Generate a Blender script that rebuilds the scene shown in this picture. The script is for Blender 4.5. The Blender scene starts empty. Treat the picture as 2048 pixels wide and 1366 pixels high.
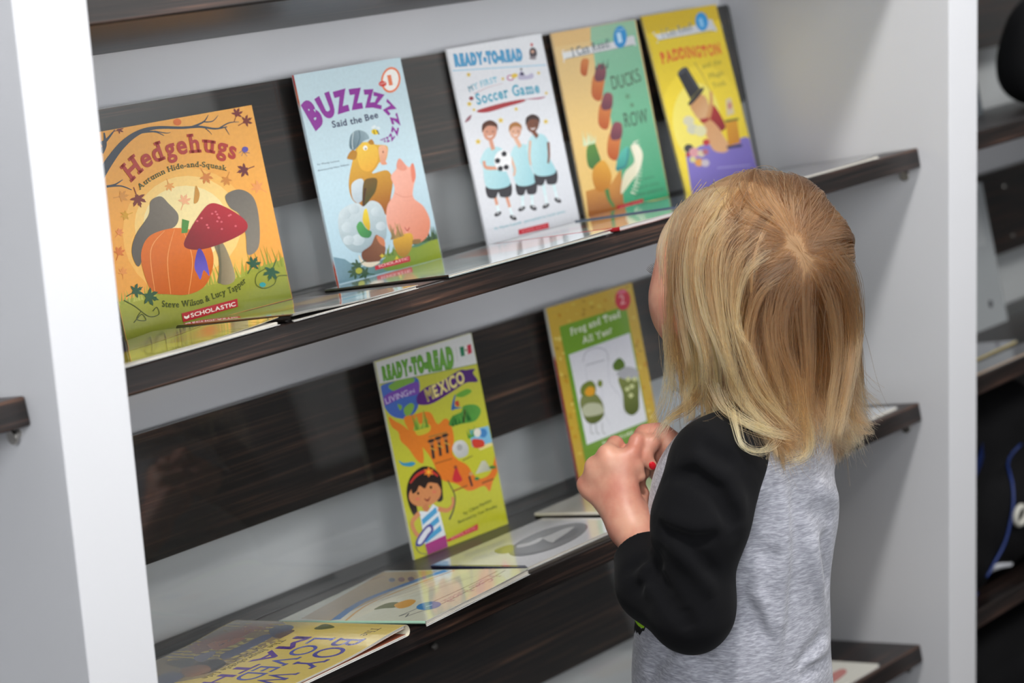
import bpy, bmesh, math, random
import numpy as np
from mathutils import Vector, Matrix, Quaternion
from mathutils.geometry import tessellate_polygon

C = bpy.context.scene.collection
SC = bpy.context.scene
random.seed(7); RNG = np.random.default_rng(11)

# ---------------------------------------------------------------- camera
FLOOR = 0.84                      # bookcase heights below are measured from 0.84 m above the floor
cam_d = bpy.data.cameras.new('camera')
cam = bpy.data.objects.new('camera', cam_d); C.objects.link(cam)
cam_d.sensor_width = 36.0; cam_d.lens = 4058.3 / 2048 * 36.0
cam.matrix_world = Matrix(((0.6822, 0.2172, -0.6982, -0.9278),
                           (-0.7292, 0.1310, -0.6717, -1.3273),
                           (-0.0544, 0.9673, 0.2477, 0.4711 + FLOOR),
                           (0, 0, 0, 1)))
cam_d.clip_start = 0.05
cam_d.dof.use_dof = True; cam_d.dof.focus_distance = 1.93; cam_d.dof.aperture_fstop = 4.5
SC.camera = cam

# ---------------------------------------------------------------- world, lamps, exposure
SC.view_settings.view_transform = 'Standard'
SC.view_settings.look = 'None'
SC.view_settings.gamma = 1.0
SC.view_settings.use_curve_mapping = False
SC.view_settings.exposure = 0.08
w = bpy.data.worlds.new('room_air'); SC.world = w; w.use_nodes = True
w.node_tree.nodes['Background'].inputs[0].default_value = (0.55, 0.57, 0.62, 1)
w.node_tree.nodes['Background'].inputs[1].default_value = 0.25

def area_lamp(name, loc, target, sx, sy, power, col=(1, 1, 1)):
    l = bpy.data.lights.new(name, 'AREA'); l.shape = 'RECTANGLE'; l.size = sx; l.size_y = sy
    l.energy = power; l.color = col
    o = bpy.data.objects.new(name, l); C.objects.link(o); o.location = loc
    o.rotation_euler = (Vector(target) - Vector(loc)).to_track_quat('-Z', 'Y').to_euler()
    return o

area_lamp('ceiling_lamp', (-0.05, -0.62, 2.72), (0.1, -0.35, 0.0), 0.24, 0.24, 36, (1.0, 0.985, 0.96))
area_lamp('ceiling_lamp', (-0.9, -1.75, 2.72), (0.2, 0.0, 0.9), 0.35, 0.35, 9, (1.0, 0.985, 0.96))
area_lamp('ceiling_lamp', (2.3, -1.9, 2.72), (1.9, -1.0, 0.0), 1.2, 0.9, 64, (1.0, 0.99, 0.97))
for loc, tgt, sx, sy, spread, pw in (((-0.95, -1.75, 1.45), (0.35, 0.2, 1.75), 1.6, 0.9, 105, 9.0), ((0.9, -2.4, 1.6), (0.9, 0.2, 1.5), 1.4, 0.9, 60, 5.2), ((-1.9, -1.6, 1.9), (-0.1, 0.0, 0.9), 0.7, 0.7, 60, 3.4)):
    area_lamp('soft_fill', loc, tgt, sx, sy, pw, (0.94, 0.97, 1.0)).data.spread = math.radians(spread)  # added fill lights for the frontal light, not fixtures of the room
area_lamp('ceiling_lamp', (3.9, -3.9, 2.72), (4.3, -5.1, 1.6), 1.4, 0.5, 60, (1.0, 0.99, 0.97))  # added to brighten the far walls that the clear sheets reflect
# ---------------------------------------------------------------- helpers
def lin(c):
    if isinstance(c, str):
        c = c.lstrip('#'); c = [int(c[i:i + 2], 16) / 255 for i in (0, 2, 4)]
    return tuple((x / 12.92 if x <= 0.04045 else ((x + 0.055) / 1.055) ** 2.4) for x in c[:3]) + (1.0,)

def new_mat(name):
    m = bpy.data.materials.new(name); m.use_nodes = True
    nt = m.node_tree; b = nt.nodes['Principled BSDF']
    return m, nt, b

def mat(name, col, rough=0.5, metal=0.0, coat=0.0, noise=0.0, scale=40.0, bump=0.0, spec=0.5):
    m, nt, b = new_mat(name)
    c = lin(col)
    b.inputs['Roughness'].default_value = rough; b.inputs['Metallic'].default_value = metal
    b.inputs['Coat Weight'].default_value = coat; b.inputs['Coat Roughness'].default_value = 0.08
    b.inputs['Specular IOR Level'].default_value = spec
    tc = nt.nodes.new('ShaderNodeTexCoord')
    nz = nt.nodes.new('ShaderNodeTexNoise'); nz.inputs['Scale'].default_value = scale; nz.inputs['Detail'].default_value = 5
    nt.links.new(tc.outputs['Object'], nz.inputs['Vector'])
    mx = nt.nodes.new('ShaderNodeMix'); mx.data_type = 'RGBA'
    mx.inputs['A'].default_value = tuple(x * (1 - noise) for x in c[:3]) + (1,)
    mx.inputs['B'].default_value = tuple(min(1, x * (1 + noise)) for x in c[:3]) + (1,)
    nt.links.new(nz.outputs['Fac'], mx.inputs['Factor'])
    nt.links.new(mx.outputs['Result'], b.inputs['Base Color'])
    if bump:
        bp = nt.nodes.new('ShaderNodeBump'); bp.inputs['Strength'].default_value = bump; bp.inputs['Distance'].default_value = 0.001
        nt.links.new(nz.outputs['Fac'], bp.inputs['Height']); nt.links.new(bp.outputs['Normal'], b.inputs['Normal'])
    return m

def wood_mat():
    m, nt, b = new_mat('dark_wood_grain')
    tc = nt.nodes.new('ShaderNodeTexCoord')
    mp = nt.nodes.new('ShaderNodeMapping'); mp.inputs['Scale'].default_value = (3.0, 150, 150)
    nt.links.new(tc.outputs['Object'], mp.inputs['Vector'])
    n1 = nt.nodes.new('ShaderNodeTexNoise'); n1.inputs['Scale'].default_value = 1.6; n1.inputs['Detail'].default_value = 6; n1.inputs['Distortion'].default_value = 0.6
    nt.links.new(mp.outputs['Vector'], n1.inputs['Vector'])
    mp2 = nt.nodes.new('ShaderNodeMapping'); mp2.inputs['Scale'].default_value = (1.5, 22, 22)
    nt.links.new(tc.outputs['Object'], mp2.inputs['Vector'])
    n2 = nt.nodes.new('ShaderNodeTexNoise'); n2.inputs['Scale'].default_value = 1.5; n2.inputs['Detail'].default_value = 3
    nt.links.new(mp2.outputs['Vector'], n2.inputs['Vector'])
    ad = nt.nodes.new('ShaderNodeMath'); ad.operation = 'MULTIPLY_ADD'; ad.inputs[1].default_value = 0.35; 
    nt.links.new(n2.outputs['Fac'], ad.inputs[0]); nt.links.new(n1.outputs['Fac'], ad.inputs[2])
    cr = nt.nodes.new('ShaderNodeValToRGB'); e = cr.color_ramp.elements
    e[0].position = 0.48; e[0].color = lin('#0c0908')
    e[1].position = 0.98; e[1].color = lin('#8a6249')
    x = e.new(0.69); x.color = lin('#1a1311')
    x = e.new(0.83); x.color = lin('#3d2a22')
    nt.links.new(ad.outputs[0], cr.inputs['Fac'])
    nt.links.new(cr.outputs['Color'], b.inputs['Base Color'])
    b.inputs['Roughness'].default_value = 0.38
    bp = nt.nodes.new('ShaderNodeBump'); bp.inputs['Strength'].default_value = 0.25; bp.inputs['Distance'].default_value = 0.0006
    nt.links.new(n1.outputs['Fac'], bp.inputs['Height']); nt.links.new(bp.outputs['Normal'], b.inputs['Normal'])
    b.inputs['Coat Weight'].default_value = 0.0
    return m

def acrylic_mat():
    m = bpy.data.materials.new('clear_acrylic'); m.use_nodes = True; nt = m.node_tree; nt.nodes.clear()
    o = nt.nodes.new('ShaderNodeOutputMaterial'); mx = nt.nodes.new('ShaderNodeMixShader')
    t = nt.nodes.new('ShaderNodeBsdfTransparent'); t.inputs[0].default_value = (0.97, 0.98, 0.975, 1)
    g = nt.nodes.new('ShaderNodeBsdfGlossy'); g.inputs['Roughness'].default_value = 0.015
    f = nt.nodes.new('ShaderNodeFresnel'); f.inputs[0].default_value = 1.49
    ge = nt.nodes.new('ShaderNodeNewGeometry'); mr = nt.nodes.new('ShaderNodeMapRange')   # same reflectance on the way out of the sheet
    mr.inputs['To Min'].default_value = 1.49; mr.inputs['To Max'].default_value = 1 / 1.49
    nt.links.new(ge.outputs['Backfacing'], mr.inputs['Value']); nt.links.new(mr.outputs['Result'], f.inputs[0])
    nt.links.new(f.outputs[0], mx.inputs[0]); nt.links.new(t.outputs[0], mx.inputs[1]); nt.links.new(g.outputs[0], mx.inputs[2])
    nt.links.new(mx.outputs[0], o.inputs[0])
    return m

def ink_mat(name='printed_cover', rough=0.22, coat=0.5):
    m, nt, b = new_mat(name)
    at = nt.nodes.new('ShaderNodeAttribute'); at.attribute_name = 'ink'
    tc = nt.nodes.new('ShaderNodeTexCoord'); nz = nt.nodes.new('ShaderNodeTexNoise'); nz.inputs['Scale'].default_value = 260; nz.inputs['Detail'].default_value = 3
    nt.links.new(tc.outputs['Object'], nz.inputs['Vector'])
    hs = nt.nodes.new('ShaderNodeHueSaturation')
    mr = nt.nodes.new('ShaderNodeMapRange'); mr.inputs['To Min'].default_value = 0.92; mr.inputs['To Max'].default_value = 1.08
    nt.links.new(nz.outputs['Fac'], mr.inputs['Value']); nt.links.new(mr.outputs['Result'], hs.inputs['Value'])
    nt.links.new(at.outputs['Color'], hs.inputs['Color']); nt.links.new(hs.outputs['Color'], b.inputs['Base Color'])
    b.inputs['Roughness'].default_value = rough; b.inputs['Coat Weight'].default_value = coat; b.inputs['Coat Roughness'].default_value = 0.06
    return m

def link(name, bm_or_mesh, m, parent=None, smooth=False):
    if isinstance(bm_or_mesh, bmesh.types.BMesh):
        me = bpy.data.meshes.new(name); bm_or_mesh.to_mesh(me); bm_or_mesh.free()
    else:
        me = bm_or_mesh; me.name = name
    if smooth: me.polygons.foreach_set('use_smooth', [True] * len(me.polygons))
    for x in (m if isinstance(m, (list, tuple)) else [m]): me.materials.append(x)
    o = bpy.data.objects.new(name, me); C.objects.link(o)
    if parent is not None: o.parent = parent
    return o

def empty(name, loc=(0, 0, 0), M=None):
    o = bpy.data.objects.new(name, None); C.objects.link(o); o.empty_display_size = 0.05
    if M is not None: o.matrix_world = M
    else: o.location = loc
    return o

def tag(o, label=None, cat=None, group=None, kind=None):
    if label: o['label'] = label
    if cat: o['category'] = cat
    if group: o['group'] = group
    if kind: o['kind'] = kind
    return o

def box_bm(x0, x1, y0, y1, z0, z1, bev=0.0, seg=2, bm=None):
    bm2 = bmesh.new()
    r = bmesh.ops.create_cube(bm2, size=1.0)
    for v in bm2.verts:
        v.co = Vector(((x0 + x1) / 2 + v.co.x * (x1 - x0), (y0 + y1) / 2 + v.co.y * (y1 - y0), (z0 + z1) / 2 + v.co.z * (z1 - z0)))
    if bev: bmesh.ops.bevel(bm2, geom=bm2.edges[:], offset=bev, segments=seg, affect='EDGES', profile=0.5)
    if bm is None: return bm2
    me = bpy.data.meshes.new('t'); bm2.to_mesh(me); bm2.free(); bm.from_mesh(me); bpy.data.meshes.remove(me)
    return bm

def cyl_bm(p, axis, r, h, seg=20, r2=None, bev=0.0):
    bm = bmesh.new()
    bmesh.ops.create_cone(bm, cap_ends=True, segments=seg, radius1=r, radius2=r if r2 is None else r2, depth=h)
    if bev:
        ed = [e for e in bm.edges if all(abs(abs(v.co.z) - h / 2) < 1e-7 for v in e.verts)]
        bmesh.ops.bevel(bm, geom=ed, offset=bev, segments=2, affect='EDGES', profile=0.5)
    q = Vector((0, 0, 1)).rotation_difference(Vector(axis)).to_matrix().to_4x4()
    bmesh.ops.transform(bm, matrix=Matrix.Translation(p) @ q, verts=bm.verts)
    return bm

def tube_bm(pts, r, seg=10, bm=None, closed=False):
    """a round tube along points; r is one radius or one per point"""
    bm = bm or bmesh.new(); pts = [Vector(p) for p in pts]; n = len(pts)
    rr = [r] * n if not hasattr(r, '__len__') else r
    prev = None; up = Vector((0.123, 0.97, 0.21)).normalized()
    for i, p in enumerate(pts):
        t = (pts[min(i + 1, n - 1)] - pts[max(i - 1, 0)]).normalized()
        a = t.cross(up).normalized(); up = a.cross(t).normalized()
        ring = [bm.verts.new(p + (a * math.cos(2 * math.pi * k / seg) + up * math.sin(2 * math.pi * k / seg)) * rr[i]) for k in range(seg)]
        if prev:
            for k in range(seg): bm.faces.new((prev[k], prev[(k + 1) % seg], ring[(k + 1) % seg], ring[k]))
        else: bm.faces.new(ring[::-1])
        prev = ring
    bm.faces.new(prev)
    return bm

def catmull(P, n=8, closed=False):
    P = [np.array(p, float) for p in P]; out = []
    m = len(P)
    rng_ = range(m) if closed else range(m - 1)
    for i in rng_:
        if closed: a, b, c, d_ = P[(i - 1) % m], P[i], P[(i + 1) % m], P[(i + 2) % m]
        else: a, b, c, d_ = P[max(i - 1, 0)], P[i], P[i + 1], P[min(i + 2, m - 1)]
        for k in range(n):
            t = k / n
            out.append(0.5 * ((2 * b) + (-a + c) * t + (2 * a - 5 * b + 4 * c - d_) * t * t + (-a + 3 * b - 3 * c + d_) * t ** 3))
    if not closed: out.append(P[-1])
    return out

M_WHITE = mat('white_laminate', '#d6d6d9', 0.42, noise=0.015, scale=8)
M_WOOD = wood_mat()
M_ACR = acrylic_mat()
M_METAL = mat('brushed_nickel', '#b8b4ae', 0.25, 1.0, noise=0.05)
M_INK = ink_mat(); M_GLOSS = ink_mat('glossy_printed_cover', .10, .75); M_EDGE = mat('acrylic_edge_darkened', '#1b1d1e', .12, noise=.05)  # sheet edge coloured dark, standing in for refraction in clear acrylic
M_PAGE = mat('page_edges', '#e9e4da', 0.7, noise=0.06, scale=300)
# ---------------------------------------------------------------- the room
def F(z): return z + FLOOR
st = lambda n, bm, m: tag(link(n, bm, m), kind='structure')
st('floor', box_bm(-4.2, 5.6, -5.2, 0.5, -0.1, 0.0), mat('grey_carpet', '#4a4a4d', 0.95, noise=0.35, scale=220, bump=0.4))
st('ceiling', box_bm(-4.2, 5.6, -5.2, 0.5, 2.8, 2.9), mat('ceiling_paint', '#d8d8d6', 0.9, noise=0.03))
st('wall_back', box_bm(-4.2, 5.6, 0.40, 0.5, 0.0, 2.8), mat('back_wall_paint', '#c4c4c4', 0.85, noise=0.03))
def wall_dark_below_mat(name, up, low, h):
    m, nt, b = new_mat(name)
    g = nt.nodes.new('ShaderNodeNewGeometry'); sp = nt.nodes.new('ShaderNodeSeparateXYZ'); nt.links.new(g.outputs['Position'], sp.inputs[0])
    c = nt.nodes.new('ShaderNodeMath'); c.operation = 'GREATER_THAN'; c.inputs[1].default_value = h; nt.links.new(sp.outputs['Z'], c.inputs[0])
    x = nt.nodes.new('ShaderNodeMix'); x.data_type = 'RGBA'; x.inputs['A'].default_value = lin(low); x.inputs['B'].default_value = lin(up)
    nt.links.new(c.outputs[0], x.inputs['Factor']); nt.links.new(x.outputs['Result'], b.inputs['Base Color']); b.inputs['Roughness'].default_value = .85
    return m
M_WALL_DARK_BELOW = wall_dark_below_mat('wall_dark_below_for_reflection', '#cfcfd0', '#3a393c', 1.15)  # lower walls darkened so the lower clear sheets mirror something dark
st('wall_front', box_bm(-4.2, 5.6, -5.2, -5.1, 0.0, 2.8), M_WALL_DARK_BELOW)
st('wall_left', box_bm(-4.2, -4.1, -5.1, 0.40, 0.0, 2.8), M_WALL_DARK_BELOW)
st('wall_right', box_bm(5.5, 5.6, -5.1, 0.40, 0.0, 2.8), M_WALL_DARK_BELOW)

# ---------------------------------------------------------------- the bookcase
XR, PW, YS, AL, BE, TH = 1.253, 0.0668, 0.0441, 0.1966, 0.2048, 0.0246
DA, HT, HB, XA = 0.2365, 0.2255, 0.0952, 1.2345
SHELVES = {'top': 0.3558, 'upper': 0.0477, 'middle': -0.2854, 'lower': -0.6225}
BAY = XR + PW
case = tag(empty('wall_bookcase', (0, 0, 0)), 'tall white laminate bookcase whose side panels and back frame the tilted dark wood shelves', 'bookcase')
for k in (-1, 0, 1, 2):
    x0 = -PW + k * BAY
    p = link('side_panel', box_bm(x0, x0 + PW, 0.0, 0.372, 0.0, F(0.92), 0.0012, 2), M_WHITE, case)
    # faint joint of the front edging strip
    for s in (x0 - 0.0002, x0 + PW - 0.0002):
        pass
link('back_panel', box_bm(-PW - BAY + PW, -PW + 2 * BAY, 0.352, 0.372, 0.0, F(0.92)), M_WHITE, case)
link('top_panel', box_bm(-PW - BAY, PW - PW + 2 * BAY, 0.0, 0.372, F(0.92), F(0.945), 0.001), M_WHITE, case)
def shelf_matrix(x, z):
    c, s = math.cos(AL), math.sin(AL)
    return Matrix(((1, 0, 0, x), (0, c, s, YS), (0, -s, c, F(z)), (0, 0, 0, 1)))

D_ = Vector((0, math.cos(AL), -math.sin(AL))); N_ = Vector((0, math.sin(AL), math.cos(AL)))
def on_shelf(x, s, z, up=0.0):
    return Vector((x, YS, F(z))) + D_ * s + N_ * up

def round_rect(x0, x1, y0, y1, rad, n=6, corners=(1, 1, 1, 1)):
    pts = []
    for (cx, cy, a0, on) in ((x1, y1, 0, corners[0]), (x0, y1, 90, corners[1]), (x0, y0, 180, corners[2]), (x1, y0, 270, corners[3])):
        r = rad if on else 1e-5
        mx = cx - r if cx == x1 else cx + r; my = cy - r if cy == y1 else cy + r
        for k in range(n + 1):
            a = math.radians(a0 + 90 * k / n); pts.append((mx + r * math.cos(a), my + r * math.sin(a)))
    return pts

def prism(pts, f0, f1, bm=None):
    """closed outline pts mapped by f0 (front) and f1 (back)"""
    bm = bm or bmesh.new()
    a = [bm.verts.new(f0(*p)) for p in pts]; b = [bm.verts.new(f1(*p)) for p in pts]
    n = len(pts)
    bm.faces.new(a); bm.faces.new(b[::-1])
    for i in range(n): bm.faces.new((a[i], b[i], b[(i + 1) % n], a[(i + 1) % n]))
    bmesh.ops.recalc_face_normals(bm, faces=bm.faces)
    return bm

def make_shelf(x, z, label, group='tilted display shelves'):
    root = tag(empty('tilted_shelf', M=shelf_matrix(x, z)), label, 'shelf', group)
    g = 0.0012
    link('shelf_board', box_bm(g, XR - g, 0, 0.300, -TH, 0, 0.0022, 3), M_WOOD, root)
    rot = BE - AL; U = Vector((0, math.sin(rot), math.cos(rot))); G = Vector((0, math.cos(rot), -math.sin(rot)))
    base = Vector((0, DA, 0))
    xl, xr = XR - XA, XA
    pl = prism(round_rect(xl, xr, HB, HT, 0.006), lambda a, h: Vector((a, 0, 0)) + base + U * h + G * 0.0034, lambda a, h: Vector((a, 0, 0)) + base + U * h + G * 0.019)
    link('back_plank', pl, M_WOOD, root)
    ac = prism(round_rect(xl, xr, 0.0006, HT + 0.001, 0.008, corners=(1, 1, 0, 0)), lambda a, h: Vector((a, 0, 0)) + base + U * h, lambda a, h: Vector((a, 0, 0)) + base + U * h + G * 0.003)
    for f in ac.faces: f.material_index = 1 if len(f.verts) == 4 else 0
    link('clear_sheet', ac, [M_ACR, M_EDGE], root)
    for sx in (0.028, 0.6187, XR - 0.045):
        for h in (0.1985, 0.118):
            link('screw', cyl_bm(Vector((sx, 0, 0)) + base + U * h - G * 0.0008, -G, 0.0042, 0.0016, 18, 0.003), M_METAL, root)
    return root

def make_pins(x, z):
    for sx, e in ((x, 1), (x + XR, -1)):
        for s in (0.022, 0.215):
            p = on_shelf(0, s, z, -TH)
            pin = link('shelf_pin', tube_bm([(sx - e * 0.004, p.y, p.z - 0.006), (sx + e * 0.008, p.y, p.z - 0.006)], 0.0034, 12), M_METAL, case)
            cl = cyl_bm((sx + e * 0.0065, p.y, p.z - 0.008), (1, 0, 0), 0.0065, 0.0035, 20, bev=0.001)
            link('pin_collar', cl, M_METAL, pin)
for nm, z, lab in (('top', SHELVES['top'], 'dark wood shelf cut off by the top edge of the view, above all the books'),
                   ('upper', SHELVES['upper'], 'dark wood tilted shelf holding the row of five upright picture books'),
                   ('middle', SHELVES['middle'], 'dark wood tilted shelf holding only two upright books, level with the child’s hands'),
                   ('lower', SHELVES['lower'], 'lowest dark wood tilted shelf, mostly hidden behind the child in the grey shirt')):
    make_shelf(0, z, lab); make_pins(0, z)
make_shelf(-BAY, SHELVES['upper'], 'dark wood shelf end with a shiny pin, left of the bright white side panel'); make_pins(-BAY, SHELVES['upper'])
make_shelf(BAY, SHELVES['upper'], 'blurred dark shelf beyond the right white panel, highest one in that bay'); make_pins(BAY, SHELVES['upper'])
make_shelf(BAY, SHELVES['middle'], 'blurred shelf beyond the right white panel, holding magazines with yellow edges'); make_pins(BAY, SHELVES['middle'])
make_shelf(BAY, SHELVES['lower'], 'blurred dark shelf beyond the right white panel, carrying the black backpack'); make_pins(BAY, SHELVES['lower'])
# ---------------------------------------------------------------- printed covers
class Glyphs:
    """outlines of the built-in lettering, one letter at a time, as triangles"""
    cache = {}
    cu = bpy.data.curves.new('lettering', 'FONT'); ob = bpy.data.objects.new('lettering', cu)
    @classmethod
    def raw(c, s, off):
        c.cu.body = s; c.cu.offset = off; c.cu.resolution_u = 4; c.cu.size = 1.0; c.cu.fill_mode = 'FRONT'
        dg = bpy.context.evaluated_depsgraph_get(); dg.update()
        me = c.ob.evaluated_get(dg).to_mesh()
        V = np.array([v.co[:2] for v in me.vertices]) if len(me.vertices) else np.zeros((0, 2))
        me.calc_loop_triangles()
        T = [tuple(t.vertices) for t in me.loop_triangles]
        c.ob.evaluated_get(dg).to_mesh_clear()
        return V, T
    @classmethod
    def get(c, ch, off=0.0, serif=0.0):
        k = (ch, off, serif)
        if k in c.cache: return c.cache[k]
        if ch == ' ': c.cache[k] = (np.zeros((0, 2)), [], 0.32); return c.cache[k]
        V, T = c.raw(ch, 0.0 if ch == 'M' else off)
        if ch == 'M' and off:      # the outline offset spoils this letter: thicken it with shifted copies
            n = len(V); T = [tuple(i + k * n for i in t) for k in range(5) for t in T]
            V = np.concatenate([V + np.array(d) * off for d in ((0, 0), (1, 1), (-1, 1), (-1, -1), (1, -1))])
        x0, x1 = V[:, 0].min(), V[:, 0].max()
        if serif:
            from collections import Counter
            E = Counter(tuple(sorted((t[i], t[(i + 1) % 3]))) for t in T for i in range(3))
            y0, y1 = V[:, 1].min(), V[:, 1].max(); add = []
            for (a, b), n in E.items():
                if n == 1 and abs(V[a][1] - V[b][1]) < 1e-3 and 0.04 < abs(V[a][0] - V[b][0]) < 0.24:
                    y = V[a][1]
                    if min(abs(y), abs(y - y1), abs(y - y0), abs(y - 0.54)) < 0.04 and ch not in 'tfszSZ-.&eacogCGOQJ1':
                        l, r = sorted((V[a][0], V[b][0])); up = 1 if abs(y) < 0.05 or abs(y - y0) < 0.02 else -1
                        add.append((l - serif, r + serif, y, y + up * (0.085 + off)))
            V = list(V)
            for l, r, ya, yb in add:
                i = len(V); V += [np.array(p) for p in ((l, ya), (r, ya), (r, yb), (l, yb))]; T = T + [(i, i + 1, i + 2), (i, i + 2, i + 3)]
            V = np.array(V); x0, x1 = V[:, 0].min(), V[:, 0].max()
        V = V - np.array((x0, 0))
        c.cache[k] = (V, T, (x1 - x0) + 0.075); return c.cache[k]
C.objects.link(Glyphs.ob)

def homography(src, dst):
    A = []
    for (x, y), (u, v) in zip(src, dst):
        A.append([x, y, 1, 0, 0, 0, -u * x, -u * y, -u]); A.append([0, 0, 0, x, y, 1, -v * x, -v * y, -v])
    return np.linalg.svd(np.array(A))[2][-1].reshape(3, 3)

class Cover:
    """flat print on a W x H cover; drawn in the coordinates of a sketch whose corners (top left, top right,
    bottom right, bottom left) are given"""
    def __init__(s, W, H, quad=None, frame=(0, 0, 1)):
        s.W, s.H = W, H; s.V = []; s.Tr = []; s.Cc = []; s.layer = 0
        if quad is None: quad = [(0, 0), (100, 0), (100, 100 * H / W), (0, 100 * H / W)]
        ox, oy, k = frame
        quad = [((x - ox) * k, (y - oy) * k) for x, y in quad]
        s.Hm = homography(quad, [(0, H), (W, H), (W, 0), (0, 0)])
        s.k = H / np.hypot(quad[3][0] - quad[0][0], quad[3][1] - quad[0][1])
    def uv(s, p):
        q = s.Hm @ np.array((p[0], p[1], 1.0)); return q[:2] / q[2]
    def up(s, n=1): s.layer += n
    def add(s, P, T, col, clip=True):
        P = np.array(P, float)
        if clip: P = np.clip(P, (0.0004, 0.0004), (s.W - 0.0004, s.H - 0.0004))
        b = len(s.V); s.V += [(p[0], p[1], s.layer) for p in P]
        s.Tr += [(b + i, b + j, b + k) for i, j, k in T]
        if callable(col): s.Cc += [col(p) for p in P]
        else: s.Cc += [col] * len(P)
    def col(s, c, c2=None, a=None, b=None):
        if c2 is None: return lin(c)
        A, B = s.uv(a), s.uv(b); d = B - A; L = d @ d; ca, cb = np.array(lin(c)), np.array(lin(c2))
        return lambda p: tuple(ca + (cb - ca) * min(1, max(0, (p - A) @ d / L)))
    def poly(s, pts, c, c2=None, a=None, b=None):
        P = [s.uv(p) for p in pts]
        T = tessellate_polygon([[Vector((p[0], p[1], 0)) for p in P]])
        s.up(); s.add(P, T, s.col(c, c2, a, b))
    def blob(s, pts, c, c2=None, a=None, b=None, n=6): s.poly(catmull(pts, n, True), c, c2, a, b)
    def ell(s, cx, cy, rx, ry, c, rot=0, c2=None, a=None, b=None, n=28):
        r = math.radians(rot)
        s.poly([(cx + rx * math.cos(t) * math.cos(r) - ry * math.sin(t) * math.sin(r), cy + rx * math.cos(t) * math.sin(r) + ry * math.sin(t) * math.cos(r)) for t in np.linspace(0, 2 * math.pi, n, False)], c, c2, a, b)
    def line(s, pts, wd, c, n=6, smooth=True):
        P = np.array([s.uv(p) for p in (catmull(pts, n) if smooth and len(pts) > 2 else pts)])
        m = len(P); ws = np.interp(np.linspace(0, 1, m), np.linspace(0, 1, len(wd)), wd) if hasattr(wd, '__len__') else np.full(m, wd)
        ws = ws * s.k / 2
        t = np.gradient(P, axis=0); t /= np.maximum(1e-9, np.linalg.norm(t, axis=1))[:, None]; nn = np.stack([-t[:, 1], t[:, 0]], 1)
        A = P + nn * ws[:, None]; B = P - nn * ws[:, None]
        s.up(); s.add(np.concatenate([A, B]), [x for i in range(m - 1) for x in ((i, i + 1, m + i), (i + 1, m + i + 1, m + i))], lin(c))
    def star(s, cx, cy, r, c, n=5, inner=0.45, rot=0):
        s.poly([(cx + (r if i % 2 == 0 else r * inner) * math.sin(math.pi * i / n + rot), cy - (r if i % 2 == 0 else r * inner) * math.cos(math.pi * i / n + rot)) for i in range(2 * n)], c)
    def leaf(s, cx, cy, r, c, rot=0, vein=None):
        # a lobed maple-like leaf
        pr = [(0, 1.08), (9, .74), (16, .78), (22, .42), (38, .78), (46, 1.0), (54, .80), (62, .74), (74, .40), (90, .66), (100, .86), (112, .62), (135, .30), (165, .46), (180, .28)]; pr += [(360 - a, k) for a, k in pr[-2:0:-1]]
        s.poly([(cx + r * k * math.sin(math.radians(a + rot)), cy - r * k * math.cos(math.radians(a + rot))) for a, k in pr], c)
        s.line([(cx, cy), (cx - r * 1.25 * math.sin(math.radians(rot)), cy + r * 1.25 * math.cos(math.radians(rot)))], r * 0.12, vein or c, smooth=False)
    def grass(s, x0, y0, x1, y1, h, n, cols, sd=1, wd=7):
        r = random.Random(sd)
        for i in range(n):
            t = (i + r.random()) / n; x = x0 + (x1 - x0) * t; y = y0 + (y1 - y0) * t; hh = h * r.uniform(.5, 1.1); dx = r.uniform(-.45, .25) * hh
            s.poly([(x - wd / 2, y + 6), (x + dx, y - hh), (x + wd / 2, y + 6)], r.choice(cols))
    def text(s, body, path, h, c, bold=0.0, serif=0.0, fit=True, outline=None, flat=False):
        P = np.array(path, float) if flat else np.array([s.uv(p) for p in (catmull(path, 10) if len(path) > 2 else path)])   # flat: path and height in metres
        seg = np.linalg.norm(np.diff(P, axis=0), axis=1); S = np.concatenate([[0], np.cumsum(seg)]); L = S[-1]
        hs = np.atleast_1d(np.array(h, float)) * (1 / 0.682 if flat else s.k / 0.73)
        rel = lambda t: np.interp(t, np.linspace(0, 1, len(hs)), hs) if len(hs) > 1 else hs[0]
        gl = [Glyphs.get(ch, bold, serif) for ch in body]
        adv = [g[2] * (rel(i / max(1, len(gl) - 1)) if len(hs) > 1 else hs[0]) for i, g in enumerate(gl)]
        sc = L / max(1e-9, sum(adv) - 0.05 * hs[-1]) if fit else 1.0
        for rep in ((1, outline), (0, c)) if outline else ((0, c),):
            s.up(); x = 0.0
            gg = [Glyphs.get(ch, bold + 0.045, serif) for ch in body] if rep[0] else gl
            x = 0.0
            for i, g in enumerate(gg):
                V, T, a = g; sz = rel(i / max(1, len(gl) - 1)) if len(hs) > 1 else hs[0]
                if len(V):
                    w0 = gl[i][2] - 0.075; off = (w0 - (a - 0.075)) / 2
                    q = x + (V[:, 0] + off) * sz * sc
                    px = np.interp(q, S, P[:, 0]); py = np.interp(q, S, P[:, 1])
                    e = 0.002 * 0.5 + L * 0.01
                    tx = np.interp(q + e, S, P[:, 0]) - np.interp(q - e, S, P[:, 0]); ty = np.interp(q + e, S, P[:, 1]) - np.interp(q - e, S, P[:, 1])
                    ln = np.maximum(1e-9, np.hypot(tx, ty)); tx, ty = tx / ln, ty / ln
                    over = np.where(q > L, q - L, np.where(q < 0, q, 0))
                    s.add(np.stack([px + tx * over - ty * V[:, 1] * sz, py + ty * over + tx * V[:, 1] * sz], 1), T, lin(rep[1]))
                x += adv[i] * sc
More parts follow.
